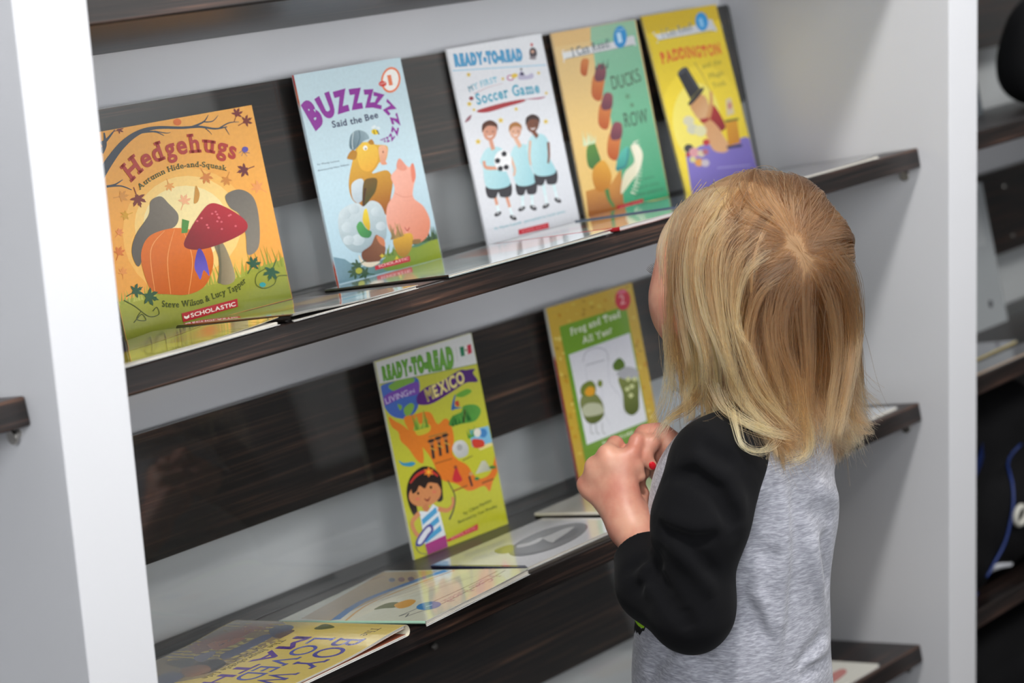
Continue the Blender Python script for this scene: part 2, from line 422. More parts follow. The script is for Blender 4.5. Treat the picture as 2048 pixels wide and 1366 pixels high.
    def mesh(s, name, base, thick=0.0003, shape=None, step=0.0, grid=(10, 14), lay=4e-6):
        """base: colour, or function(u, v) of 0..1; shape(x, y, z) -> point for a bent cover"""
        V = []; Fc = []; col = []
        f = base if callable(base) else (lambda u, v, b=lin(base): b)
        nx, ny = grid
        for j in range(ny + 1):
            for i in range(nx + 1):
                V.append((s.W * i / nx, s.H * j / ny, 0)); col.append(f(i / nx, j / ny))
        for j in range(ny):
            for i in range(nx):
                a = j * (nx + 1) + i; Fc.append((a, a + 1, a + nx + 2, a + nx + 1))
        ring = [i for i in range(nx + 1)] + [j * (nx + 1) + nx for j in range(1, ny + 1)] + [ny * (nx + 1) + i for i in range(nx - 1, -1, -1)] + [j * (nx + 1) for j in range(ny - 1, 0, -1)]
        b = len(V)
        for r in ring: V.append((V[r][0], V[r][1], -thick)); col.append((0.75, 0.74, 0.72, 1))
        m = len(ring)
        for i in range(m): Fc.append((ring[(i + 1) % m], ring[i], b + i, b + (i + 1) % m))
        back = len(V)
        for j in range(ny + 1):
            for i in range(nx + 1):
                V.append((s.W * i / nx, s.H * j / ny, -thick)); col.append((0.75, 0.74, 0.72, 1))
        for j in range(ny):
            for i in range(nx):
                a = back + j * (nx + 1) + i; Fc.append((a, a + nx + 1, a + nx + 2, a + 1))
        TV = [np.array((x, y, l * lay)) for x, y, l in s.V]; TT = list(s.Tr); TC = [np.array(c) for c in s.Cc]
        if step:
            done = []; todo = TT
            while todo:
                nxt = []
                for t in todo:
                    p = [TV[i] for i in t]; e = [np.hypot(*(p[(k + 1) % 3] - p[k])[:2]) for k in range(3)]; k = int(np.argmax(e))
                    if e[k] <= step: done.append(t); continue
                    i, j, o = t[k], t[(k + 1) % 3], t[(k + 2) % 3]
                    TV.append((TV[i] + TV[j]) / 2); TC.append((TC[i] + TC[j]) / 2); q = len(TV) - 1
                    nxt += [(i, q, o), (q, j, o)]
                todo = nxt
            TT = done
        b = len(V); V += [tuple(p) for p in TV]; col += [tuple(c) for c in TC]
        for i, j, k in TT:
            p, q, r = TV[i], TV[j], TV[k]
            cr = (q[0] - p[0]) * (r[1] - p[1]) - (q[1] - p[1]) * (r[0] - p[0])
            if abs(cr) < 1e-13: continue
            Fc.append((b + i, b + j, b + k) if cr > 0 else (b + i, b + k, b + j))
        if shape: V = [tuple(shape(*p)) for p in V]
        me = bpy.data.meshes.new(name); me.from_pydata(V, [], Fc); me.update()
        at = me.attributes.new('ink', 'FLOAT_COLOR', 'POINT')
        at.data.foreach_set('color', np.array([tuple(c)[:3] + (1,) for c in col], np.float32).ravel())
        return me

def upright_book(key, W, H, Mx, art, base, label, group, T=0.0042, spine=None, back='#dddddd'):
    root = tag(empty('picture_book', M=Mx), label, 'book', group)
    link('front_cover', art.mesh('front_cover', base), M_INK, root)
    bc = Cover(W, H); me = bc.mesh('back_cover', back, shape=lambda x, y, z: (x, y, -T - z))
    me.flip_normals(); link('back_cover', me, M_INK, root)
    pg = bmesh.new()
    for i in range(6):
        z = -0.0004 - (T - 0.0008) * (i + 0.5) / 6
        box_bm(0.0012, W - 0.0008 - 0.0002 * (i % 3), 0.0006 + 0.0002 * (i % 2), H - 0.0006 - 0.0002 * ((i + 1) % 2), z - 0.00022, z + 0.00022, bm=pg)
    link('page_block', pg, M_PAGE, root)
    n = 7; V = []; Fc = []; col = []
    ys = np.linspace(0, H, 25)
    for y in ys:
        for i in range(n):
            a = math.pi / 2 + math.pi * i / (n - 1)
            V.append((0.0008 + 0.0012 * math.cos(a), y, -T / 2 + T / 2 * math.sin(a))); col.append(spine(y / H) if spine else lin(base) if not callable(base) else base(0, y / H))
    for j in range(24):
        for i in range(n - 1): a = j * n + i; Fc.append((a, a + 1, a + n + 1, a + n))
    me = bpy.data.meshes.new('spine'); me.from_pydata(V, [], Fc); me.update()
    me.attributes.new('ink', 'FLOAT_COLOR', 'POINT').data.foreach_set('color', np.array([tuple(c)[:3] + (1,) for c in col], np.float32).ravel())
    me.flip_normals()
    link('spine', me, M_INK, root, True)
    return root

POSE = {'buzz': ('upper', 0.4634, 0.2206, 0.0291, 0.0081, 0.1509, 0.2263), 'soc': ('upper', 0.7017, 0.2288, 0.0254, 0.0175, 0.1546, 0.2274),
        'duck': ('upper', 0.8762, 0.2302, 0.0116, -0.0001, 0.1546, 0.2255), 'pad': ('upper', 1.0479, 0.2134, -0.0046, 0.0796, 0.1523, 0.2286),
        'mex': ('middle', 0.5396, 0.2147, 0.0522, -0.0129, 0.146, 0.2298), 'frog': ('middle', 0.8331, 0.2228, 0.019, -0.0066, 0.1589, 0.229),
        'hedge': ('upper', 0.1851, 0.2179, 0.0104, -0.0032, 0.2089, 0.203)}
def book_matrix(k):
    sh, x, s, yaw, ln, W, H = POSE[k]
    e = Vector((1, 0, 0)) * math.cos(yaw) - D_ * math.sin(yaw); g = N_.cross(e); V = N_ * math.cos(ln) + g * math.sin(ln)
    n = e.cross(V); P = on_shelf(x, s, SHELVES[sh], 0.0004)
    return Matrix(((e.x, V.x, n.x, P.x), (e.y, V.y, n.y, P.y), (e.z, V.z, n.z, P.z), (0, 0, 0, 1))), W, H
def mixc(a, b, t):
    a, b = lin(a), lin(b); t = min(1, max(0, t)); return tuple(x + (y - x) * t for x, y in zip(a, b))
UP, MID = 'upright picture books on the upper shelf', 'upright picture books on the middle shelf'

# ---- square autumn book
Mx, W, H = book_matrix('hedge')
c = Cover(W, H, [(163.8, 275.9), (507, 215), (585, 604), (255.5, 691)], (180, 200, 2.5286))
c.ell(500, 690, 330, 330, '#f5b95a'); c.ell(500, 650, 270, 250, '#f8cf7c'); c.ell(490, 640, 215, 190, '#f4dfa0')
# grass bank
c.poly([(-20, 1080), (180, 1030), (330, 985), (480, 985), (620, 950), (720, 930), (800, 880), (960, 830), (1060, 790), (1060, 1200), (0, 1300)], '#a3a63c', '#6f7a22', (500, 950), (560, 1200))
c.grass(150, 1050, 420, 985, 70, 26, ['#a9ad45', '#98a038', '#b8bb55'], 3, 12)
c.grass(430, 990, 800, 900, 90, 34, ['#a9ad45', '#98a038', '#c0bf5a'], 4, 12)
c.grass(800, 890, 1000, 850, 110, 16, ['#98a038', '#8a9530'], 5, 10)
# branches
NAVY = '#3b4450'
c.line([(40, 430), (100, 330), (170, 240), (250, 180), (340, 155), (470, 155), (560, 150), (640, 160), (700, 150)], [50, 44, 36, 24, 16, 13, 12, 9, 5], NAVY)
c.line([(60, 240), (90, 215), (130, 165)], [26, 14, 4], NAVY); c.line([(60, 280), (80, 240), (75, 180)], [30, 20, 8], NAVY)
c.line([(255, 180), (330, 175), (380, 195)], [12, 8, 3], NAVY); c.line([(330, 172), (390, 182), (412, 178)], [6, 4, 2], NAVY)
c.line([(520, 152), (580, 125), (605, 90)], [12, 8, 3], NAVY); c.line([(575, 125), (625, 122), (655, 92)], [7, 5, 2], NAVY)
c.line([(660, 158), (710, 130), (760, 125)], [8, 6, 2], NAVY); c.line([(590, 158), (610, 175), (622, 190)], [7, 4, 2], NAVY); c.line([(690, 155), (705, 180), (712, 192)], [7, 4, 2], NAVY)
c.line([(88, 455), (130, 445), (170, 420)], [12, 8, 3], NAVY); c.line([(88, 455), (160, 452), (215, 472)], [10, 7, 4], NAVY)
for x, y, r, col, ro in ((750, 85, 34, '#7b2a26', 20), (795, 122, 36, '#7a2f22', 60), (150, 165, 26, '#7b3522', 70), (245, 515, 48, '#7a2c20', 160), (590, 405, 40, '#d2803c', 150),
                         (695, 420, 34, '#cf8436', 200), (788, 370, 42, '#6e2a2e', 250), (405, 450, 30, '#eba457', 160), (165, 505, 36, '#d99440', 80), (480, 530, 38, '#efb183', 20),
                         (855, 460, 40, '#eb9a54', 300), (185, 600, 30, '#d6a02e', 250), (150, 690, 26, '#e58d4e', 40), (150, 790, 34, '#d9772e', 20), (170, 890, 28, '#e8974a', 0)):
    c.leaf(x, y, r, col, ro)
c.blob([(540, 450), (558, 490), (550, 530), (530, 540), (533, 495)], '#c98f3a'); c.ell(447, 126, 20, 18, '#e0702a')
# rounded grey hedge shapes behind the pumpkin and on the toadstool (plain stand-ins)
c.blob([(215, 790), (235, 700), (300, 600), (310, 530), (360, 505), (400, 540), (450, 600), (430, 660), (340, 690), (290, 760), (250, 860)], '#7a7266', '#5d574f', (420, 560), (240, 760))
c.blob([(690, 500), (760, 470), (830, 510), (858, 620), (855, 760), (800, 800), (790, 700), (760, 600), (710, 560)], '#6d675e', '#857d70', (720, 500), (840, 760))
# pumpkin
c.blob([(262, 790), (300, 710), (390, 672), (480, 668), (570, 700), (620, 780), (622, 870), (580, 960), (500, 1000), (400, 1000), (320, 985), (275, 890)], '#e0731f', '#c75d17', (450, 700), (450, 1000))
for xs in ([(380, 680), (310, 780), (330, 985)], [(430, 672), (395, 820), (410, 1000)], [(470, 670), (520, 820), (500, 1000)]): c.line(xs, [2, 5, 3], '#f0a45c')
c.poly([(470, 620), (505, 630), (495, 690), (465, 692)], '#4d8a3c')
# toadstool
c.blob([(630, 740), (680, 750), (735, 920), (660, 945), (655, 830)], '#a89878', '#7d7158', (735, 850), (650, 850)); c.line([(650, 745), (660, 850), (655, 945)], [18, 14, 20], '#6a6650')
c.blob([(480, 760), (500, 690), (570, 580), (620, 540), (690, 560), (770, 610), (800, 650), (780, 690), (680, 740), (560, 775)], '#b3202e', '#7c1420', (640, 560), (590, 770))
r_ = random.Random(4)
for i in range(26):
    x = r_.uniform(530, 760); y = r_.uniform(570, 720)
    if abs((x - 650) / 130) + abs((y - 640) / 90) < 1.0: c.ell(x, y, 6, 5, '#d8606a')
c.blob([(545, 780), (565, 775), (590, 830), (605, 905), (590, 890), (575, 880), (560, 925), (545, 900), (530, 860)], '#4a3ea0', '#6a5cc0', (560, 780), (570, 900))
# ivy
for x, y, r, ro in ((232, 985, 42, 60), (300, 1010, 52, 110), (825, 850, 44, 30), (920, 885, 50, 200)): c.leaf(x, y, r, '#25543a', ro)
c.line([(175, 1030), (230, 1060), (300, 1110), (350, 1100), (340, 1065), (320, 1085)], 4, '#3c4a1c'); c.line([(260, 1085), (240, 1125), (285, 1130), (265, 1100), (235, 1130), (225, 1142)], 4, '#3c4a1c')
c.line([(1000, 905), (950, 910), (930, 950), (880, 970), (840, 950), (845, 900), (890, 870)], 4, '#3c4a1c'); c.ell(873, 952, 16, 12, '#2f9a9a')
for k in range(5): c.line([(790 - 8, 268 + k * 3), (758 + k * 14, 285 + (k % 2) * 16)], 2, '#4a4a8a', smooth=False)
c.ell(790, 266, 16, 14, '#5b51a8')
c.text('Hedgehugs', [(210, 432), (280, 365), (370, 318), (470, 288), (580, 278), (660, 290), (742, 318)], 100, '#b5352b', 0.028, 0.07)
c.text('Autumn Hide-and-Squeak', [(255, 474), (310, 428), (400, 382), (500, 358), (600, 358), (697, 376)], 30, '#4c5a3a', 0.012, 0.05)
c.text('Steve Wilson & Lucy Tapper', [(366, 1062), (450, 1065), (560, 1048), (660, 1010), (730, 985), (792, 938)], 34, '#3f4a22', 0.01, 0.05)
c.poly([(464, 1096), (745, 1022), (748, 1062), (472, 1140)], '#b3202c')
c.text('SCHOLASTIC', [(512, 1116), (738, 1057)], 22, '#f3e6d8', 0.02)
c.poly([(476, 1108), (489, 1112), (502, 1101), (503, 1116), (490, 1124), (477, 1120)], '#f3e6d8')
upright_book('hedge', W, H, Mx, c, lambda u, v: mixc('#eda242', '#f3ad4e', v), 'square orange autumn picture book with pumpkin and red toadstool, leftmost on the upper shelf', UP, 0.0045, lambda v: lin('#8e8a50'))

# ---- blue book, animals and a bee
Mx, W, H = book_matrix('buzz')
c = Cover(W, H, [(587, 150), (803, 114), (885, 528), (680, 573)], (570, 90, 2.732))
PUR = '#8e2f96'
c.poly([(300, 1310), (250, 1170), (330, 1180), (400, 1230), (520, 1195), (700, 1120), (830, 1060), (870, 1200)], '#6d8f9e', '#4c7a50', (300, 1200), (800, 1120))
c.blob([(540, 1190), (640, 1120), (720, 1130), (860, 1080), (870, 1190), (780, 1230), (560, 1250)], '#6f8f3a', '#8f9e2e', (600, 1150), (820, 1200))
c.grass(700, 1110, 850, 1080, 70, 14, ['#3f5a34', '#566e3a', '#2f4a30'], 8, 20); c.grass(520, 1180, 640, 1150, 60, 10, ['#5a7a34', '#7a8f3a'], 9, 18)
# cow
c.blob([(372, 640), (400, 560), (450, 545), (500, 560), (560, 570), (562, 620), (545, 665), (520, 660), (500, 690), (480, 720), (560, 705), (590, 760), (580, 850), (560, 950), (500, 900), (430, 900), (370, 860), (350, 770)], '#d9a73a', '#9a5a22', (440, 620), (520, 920))
c.blob([(395, 590), (440, 545), (500, 570), (510, 640), (470, 705), (415, 690)], '#ecc24a', '#e0a53a', (430, 560), (480, 700))
c.blob([(515, 575), (550, 568), (563, 600), (552, 650), (560, 670), (530, 672), (520, 640)], '#e8b290', '#d99474', (520, 580), (560, 660))
c.blob([(340, 630), (365, 590), (395, 600), (385, 640), (355, 640)], '#b57f2c'); c.blob([(455, 545), (475, 530), (490, 555), (470, 560)], '#b57f2c')
c.ell(440, 578, 12, 13, '#f2efe4'); c.ell(442, 582, 4, 5, '#28262a'); c.ell(538, 602, 4, 6, '#8a4a34')
c.blob([(352, 560), (360, 505), (395, 478), (440, 490), (462, 525), (430, 540), (385, 585), (362, 585)], '#8fa5ad', '#5d757e', (420, 480), (360, 580)); c.line([(405, 480), (410, 520), (395, 570)], 5, '#506870'); c.line([(375, 490), (368, 540), (372, 585)], 4, '#d5e0e2')
c.blob([(365, 780), (400, 750), (430, 760), (430, 850), (400, 880), (370, 850)], '#c9d3d8', '#aebcc4', (380, 760), (420, 870))
c.blob([(430, 770), (470, 745), (505, 755), (495, 820), (460, 870), (450, 900), (425, 900)], '#6e5426', '#4d4a24', (440, 760), (480, 860)); c.line([(440, 800), (432, 860), (430, 900)], 14, '#4a3020')
# sheep
c.blob([(300, 930), (350, 890), (400, 880), (430, 900), (470, 870), (520, 890), (550, 960), (555, 1060), (530, 1100), (480, 1120), (440, 1150), (370, 1140), (320, 1090), (295, 1010)], '#c3cfd2', '#93a6ad', (380, 900), (460, 1130))
for x, y, r in ((330, 940, 32), (380, 915, 30), (345, 1010, 34), (400, 1080, 36), (350, 1080, 30), (500, 930, 30), (525, 1010, 28)): c.ell(x, y, r, r * .85, '#cdd8da', c2='#a9b8be', a=(x - r, y - r), b=(x + r, y + r))
c.blob([(392, 1010), (415, 980), (445, 1020), (475, 1040), (460, 1070), (415, 1060)], '#4f9a52', '#3a7a48', (400, 1000), (460, 1070)); c.blob([(432, 925), (448, 915), (465, 990), (462, 1030), (440, 1010), (425, 975)], '#e3c93c', '#c7a32a', (440, 920), (460, 1020))
c.blob([(420, 1150), (470, 1110), (500, 1055), (540, 1100), (548, 1150), (510, 1200), (440, 1200)], '#6b3d28', '#8a5a3c', (470, 1180), (530, 1080)); c.blob([(405, 1160), (440, 1200), (520, 1200), (470, 1228), (420, 1210)], '#dfd3bc')
c.blob([(500, 1060), (540, 1080), (546, 1120), (515, 1100)], '#c67a54')
# pig
c.blob([(560, 900), (590, 850), (600, 800), (580, 740), (610, 700), (630, 650), (680, 690), (700, 670), (718, 740), (705, 800), (705, 860), (760, 910), (795, 990), (780, 1070), (720, 1110), (640, 1080), (580, 1050), (555, 980)], '#e8ab98', '#d98668', (600, 780), (780, 1040))
c.blob([(612, 690), (628, 640), (668, 690), (650, 710)], '#dd937e'); c.blob([(690, 690), (706, 672), (718, 740), (700, 775)], '#dc8068'); c.line([(600, 830), (650, 855), (700, 850)], 3, '#cf8672')
c.line([(655, 1020), (665, 1050), (660, 1085)], 14, '#e2a08c'); c.line([(615, 1000), (620, 1040), (635, 1070)], [4, 14, 18], '#a58a5c')
c.blob([(590, 1090), (640, 1060), (690, 1055), (700, 1100), (670, 1170), (620, 1170)], '#d8a636', '#a87a2a', (640, 1060), (650, 1170)); c.grass(580, 1080, 650, 1060, 80, 8, ['#a2824e', '#8a744a'], 11, 14)
c.line([(655, 1020), (668, 1040), (680, 1022)], 6, '#b03a38'); c.blob([(700, 1090), (740, 1088), (735, 1110), (700, 1110)], '#8e6a3a')
for x, y in ((400, 1215), (385, 1250), (440, 1260)): c.leaf(x, y, 42, '#33543a', 200 + x)
c.ell(405, 1245, 18, 16, '#a8ac3a'); c.star(530, 1170, 14, '#d6c03a', 4); c.star(610, 1185, 14, '#d6c03a', 3)
# bee and the shrinking trail
c.ell(493, 490, 20, 15, '#e8c72e', 20); c.line([(485, 478), (492, 505)], 5, '#3a3526', smooth=False); c.line([(503, 480), (516, 505)], 7, '#3a3526', smooth=False); c.ell(485, 462, 14, 9, '#dfe8ea', -30); c.ell(510, 468, 12, 8, '#dfe8ea', 20)
c.text('BUZZZ', [(160, 468), (240, 398), (330, 364), (410, 348), (500, 342)], [150, 122, 112, 104, 92], PUR, 0.075, 0.05)
c.text('ZZZZZZZzzz', [(478, 345), (535, 360), (572, 396), (590, 440), (588, 480), (570, 516), (520, 533)], [84, 66, 52, 36, 26, 18, 11, 8], PUR, 0.06, 0.03)
c.text('Said the Bee', [(260, 462), (400, 438), (514, 408)], 38, '#3f4460', 0.02)
c.text('by Wendy Larsson', [(180, 668), (298, 650)], 9, '#5a6674'); c.text('illustrated by Hans Wilhelm', [(183, 702), (352, 672)], 9, '#5a6674')
c.ell(582, 196, 54, 74, '#e9784a', 8); c.ell(582, 196, 44, 62, '#f3f0ea', 8); c.text('1', [(572, 228), (598, 224)], 62, '#e27a52', 0.01, 0.05)
c.ell(536, 218, 22, 16, '#d23b34'); c.text('Level', [(522, 222), (552, 216)], 10, '#f6e8e0')
c.poly([(490, 1224), (680, 1175), (684, 1205), (494, 1245)], '#c02638'); c.text('SCHOLASTIC', [(512, 1232), (676, 1195)], 15, '#f3c6c2', 0.015)
def spine_buzz(v): return lin('#c23a35') if v > .93 else lin('#d8693e') if v > .87 else lin('#c24a2a') if v < .12 else lin('#b9cdd6')
upright_book('buzz', W, H, Mx, c, lambda u, v: mixc('#a8c6d3', '#c3d9e0', v * 1.3 + .15 * u), 'pale blue picture book with purple lettering, a cow and a pink pig', UP, 0.004, spine_buzz)
# ---- white football book
Mx, W, H = book_matrix('soc')
c = Cover(W, H, [(896, 97), (1080, 68), (1163, 443), (975, 490)], (880, 50, 3.0367))
c.line([(80, 268), (640, 238)], 7, '#9ec9de', smooth=False)
c.text('READY-TO-READ', [(98, 238), (500, 205)], 66, '#4f9fcb', 0.07, outline='#3f88b4')
# small pushpin figure mark
c.ell(553, 120, 8, 10, '#c24a4a'); c.blob([(540, 150), (560, 135), (580, 150), (582, 185), (545, 190)], '#4a4248'); c.ell(560, 198, 22, 9, '#8c8288'); c.ell(558, 160, 9, 9, '#d9a58c')
c.text('MY FIRST', [(178, 394), (260, 360), (350, 335)], 36, '#7fc0d3', 0.02, 0.05)
c.line([(205, 405), (300, 365), (380, 345)], [5, 3, 2], '#c2a0a6')
c.ell(425, 312, 22, 18, '#b85a8c'); c.ell(425, 312, 14, 11, '#ececee'); c.ell(450, 300, 20, 14, '#e2c14e', -15); c.blob([(470, 310), (490, 270), (520, 300), (556, 285), (560, 315), (490, 325)], '#b9b4cc'); c.ell(495, 290, 12, 10, '#3c3a58'); c.ell(490, 262, 7, 6, '#3a3a40')
c.text('Soccer Game', [(225, 470), (330, 445), (450, 420), (605, 400)], 70, '#4ba3bd', 0.03, 0.06)
c.blob([(228, 515), (240, 498), (380, 460), (505, 440), (505, 455), (400, 485), (290, 515)], '#a8353a'); c.blob([(515, 440), (600, 430), (640, 425), (600, 440)], '#a84a6a')
c.blob([(150, 575), (165, 545), (190, 530), (180, 560)], '#9a6a74'); c.ell(190, 432, 14, 12, '#8c3a44')
for x, y, r in ((175, 292, 16), (178, 465, 18), (460, 498, 14), (366, 565, 20), (228, 692, 20), (640, 575, 18), (595, 285, 13), (380, 318, 12), (205, 500, 12), (642, 405, 12)):
    c.star(x, y, r, '#e2c33c', 5, .5); c.ell(x, y, r * .35, r * .35, '#cdb05a')
SK = ['#d3987e', '#dfae92', '#7a4a34']; HR = ['#54301f', '#a8723e', '#3a2622']
def kid(c, hx, hy, sk, hr, bx, by, w, lean, hand, foot):
    # legs, shorts, shirt, arms, head
    for s, (fx, fy) in zip((-1, 1), foot):
        x = bx + s * w * .26 + lean * 1.2; y = by + 245
        c.line([(x, y + 20), ((x * .4 + fx * .6), (y * .4 + fy * .6)), (fx, fy - 14)], [30, 24, 22], sk if hand else '#cfe6e8')
        c.line([((x * .35 + fx * .65), (y * .35 + fy * .65)), (fx, fy - 14)], [24, 22], '#dcebee', smooth=False)
        c.ell(fx + s * 6, fy, 24, 13, '#25262b', 30 * s); c.ell(fx + s * 6, fy - 6, 10, 5, '#b9babd', 30 * s)
    c.blob([(bx - w * .5 + lean, by + 215), (bx + w * .5 + lean, by + 205), (bx + w * .58 + lean, by + 290), (bx + w * .12 + lean, by + 300), (bx + lean, by + 270), (bx - w * .14 + lean, by + 305), (bx - w * .5 + lean, by + 295)], '#35343a')
    c.blob([(bx - w * .3, by), (bx + w * .3, by - 6), (bx + w * .62, by + 60), (bx + w * .5, by + 110), (bx + w * .52 + lean, by + 225), (bx - w * .5 + lean, by + 240), (bx - w * .48, by + 110), (bx - w * .6, by + 75)], '#bfe0e4', '#98c9d2', (bx - w, by + 60), (bx + w, by + 180))
    c.line([(hx, hy + 40), (bx, by + 8)], 34, sk, smooth=False)
    c.ell(hx, hy, w * .31, w * .42, sk, 6, c2=HR[0] if sk == SK[2] else '#b87a62', a=(hx - w * .1, hy - w * .2), b=(hx + w * .9, hy + w * .5)); c.blob([(hx - w * .35, hy + 10), (hx - w * .33, hy - w * .32), (hx, hy - w * .50), (hx + w * .32, hy - w * .32), (hx + w * .34, hy), (hx + w * .26, hy - w * .2), (hx - w * .1, hy - w * .24), (hx - w * .3, hy - 4)], hr)
    for s in (-1, 1): c.ell(hx + s * w * .14, hy + 2, 4, 4, '#33241f')
    c.line([(hx - w * .12, hy + w * .2), (hx, hy + w * .25), (hx + w * .13, hy + w * .18)], [4, 9, 4], '#e8dcd8')
kid(c, 300, 630, SK[0], HR[0], 320, 735, 135, 30, True, ((352, 1140), (435, 1165)))
kid(c, 455, 630, SK[1], HR[1], 485, 720, 110, 35, False, ((500, 1110), (560, 1105)))
kid(c, 560, 590, SK[2], HR[2], 590, 660, 120, 50, False, ((650, 1095), (712, 1060)))
c.line([(262, 810), (275, 850), (350, 855)], [26, 24, 20], SK[0]); c.line([(425, 790), (450, 860), (445, 905)], [22, 18, 14], SK[1]); c.line([(655, 700), (660, 780), (655, 830)], [24, 20, 16], SK[2]); c.line([(545, 690), (540, 780), (548, 840)], [20, 16, 14], SK[1])
c.ell(378, 810, 54, 66, '#e9e9ea'); 
for x, y in ((345, 810), (385, 768), (398, 850), (362, 858)): c.star(x, y, 19, '#24242a', 5, .8)
c.text('by Alyssa Capucilli   photographs by Leyah Jensen', [(325, 1238), (520, 1195), (765, 1135)], 14, '#6fb3c0', 0.01)
c.poly([(472, 1242), (660, 1200), (664, 1235), (476, 1275)], '#c22636'); c.text('SCHOLASTIC', [(494, 1264), (655, 1228)], 18, '#e2848a', 0.015)
upright_book('soc', W, H, Mx, c, lambda u, v: mixc('#d4d6dc', '#e6e7ea', v), 'white picture book with three small football players in pale blue shirts', UP, 0.004)

# ---- green and tan book
Mx, W, H = book_matrix('duck')
c = Cover(W, H, [(1103, 65), (1272, 40), (1339, 395), (1175, 435)], (1080, 0, 2.9688))
c.poly([(300, 160), (560, 110), (770, 1175), (480, 1230), (460, 1000), (420, 700), (370, 560), (330, 400)], '#8fc3a2', '#2f9a6c', (440, 250), (660, 1150))
c.poly([(68, 190), (300, 158), (302, 240), (85, 275)], '#e0b878'); c.poly([(300, 150), (562, 108), (580, 200), (302, 245)], '#94bf9e')
c.poly([(270, 1130), (420, 1090), (480, 1000), (500, 1240), (290, 1300)], '#c98a3c', '#8a4a22', (350, 1100), (380, 1290))
c.blob([(130, 300), (145, 292), (150, 305), (430, 250), (550, 215), (565, 240), (572, 275), (540, 270), (440, 295), (160, 345), (150, 372), (140, 350)], '#e4e4e2', '#d2d3d6', (140, 340), (540, 250)); c.line([(150, 345), (440, 292), (560, 268)], 4, '#7d8280'); c.line([(140, 298), (430, 250), (545, 212)], 3, '#a8aaa4')
c.text('I Can Read!', [(195, 332), (420, 278)], 54, '#56626c', 0.012, 0.06)
c.ell(478, 222, 40, 66, '#2f8fcd', 0); c.text('1', [(468, 256), (496, 250)], 62, '#bfe0f2', 0.02, 0.05); c.text('Level', [(458, 186), (500, 180)], 13, '#bfe0f2')
# row of orange boots with plum tops walking up, a leafy rootlet and a ruffle
for (x, y, k) in ((265, 400, .8), (345, 520, 1.25), (385, 690, 1.25), (440, 870, 1.3)):
    c.blob([(x - 20 * k, y - 60 * k), (x + 30 * k, y - 60 * k), (x + 26 * k, y), (x + 14 * k, y + 58 * k), (x - 16 * k, y + 56 * k), (x - 32 * k, y + 20 * k)], '#cf7a3a', '#b4521f', (x, y - 50 * k), (x, y + 60 * k))
    if k > 1: c.blob([(x - 16 * k, y - 66 * k), (x + 2 * k, y - 110 * k), (x + 34 * k, y - 104 * k), (x + 38 * k, y - 60 * k), (x + 26 * k, y - 34 * k), (x - 10 * k, y - 32 * k)], '#8c4a52', '#6a3444', (x, y - 110 * k), (x, y - 40 * k))
c.grass(330, 410, 400, 400, 50, 7, ['#5a3a4a', '#3d4a4a', '#7a3a4a'], 4, 10)
c.blob([(275, 900), (290, 850), (320, 840), (345, 900), (360, 960), (320, 1000), (285, 980)], '#5c8a3a', '#3f7038', (290, 850), (340, 990))
c.blob([(320, 990), (380, 950), (425, 1040), (400, 1120), (340, 1130), (310, 1060)], '#dca038', '#b8741f', (360, 960), (360, 1120)); c.line([(395, 1120), (410, 1180), (440, 1225)], [40, 30, 20], '#4a7a3a')
c.grass(255, 860, 330, 840, 90, 9, ['#dfe6c4', '#cfdcb0'], 6, 12)
c.blob([(450, 1010), (470, 920), (520, 870), (530, 930), (500, 990)], '#58b7a6', '#2f8f86', (470, 900), (500, 1000)); c.line([(450, 1000), (510, 985), (525, 880)], 9, '#2a6a78')
c.blob([(480, 1150), (500, 1030), (560, 960), (540, 870), (580, 860), (610, 920), (590, 1010), (540, 1080)], '#ece6cc', '#d6cfae', (560, 870), (500, 1140)); 
for i in range(16):
    t = i / 15; x = 555 + 55 * math.sin(t * 2.2) - 60 * t; y = 850 + 290 * t; c.line([(x, y), (x + 34, y - 16 + 30 * t)], [10, 2], '#f0ecd8', smooth=False)
c.text('DUCKS', [(432, 532), (520, 515), (606, 482)], 86, '#4d5a4a', 0.0, 0.04); c.text('in', [(512, 588), (536, 582)], 38, '#5a6a50', 0, .03); c.text('a', [(538, 638), (562, 632)], 34, '#5a6a50', 0, .03)
c.text('ROW', [(505, 755), (580, 745), (650, 728)], 90, '#455446', 0.0, 0.04)
for i, (x0, y0, x1, y1) in enumerate(((585, 1075, 678, 1055), (555, 1128, 708, 1095), (565, 1168, 738, 1130))): c.text(('by jackie', 'created & told by', 'jackie urbanovic')[i], [(x0, y0), (x1, y1)], 22 if i == 2 else 15, '#3a6a50')
c.poly([(455, 1220), (612, 1180), (614, 1208), (460, 1248)], '#b52430'); c.text('SCHOLASTIC', [(474, 1240), (608, 1202)], 15, '#d97c80', 0.015)
upright_book('duck', W, H, Mx, c, lambda u, v: mixc('#e6c070', '#e2c084', v), 'tan and green picture book with a climbing row of orange boots', UP, 0.004)

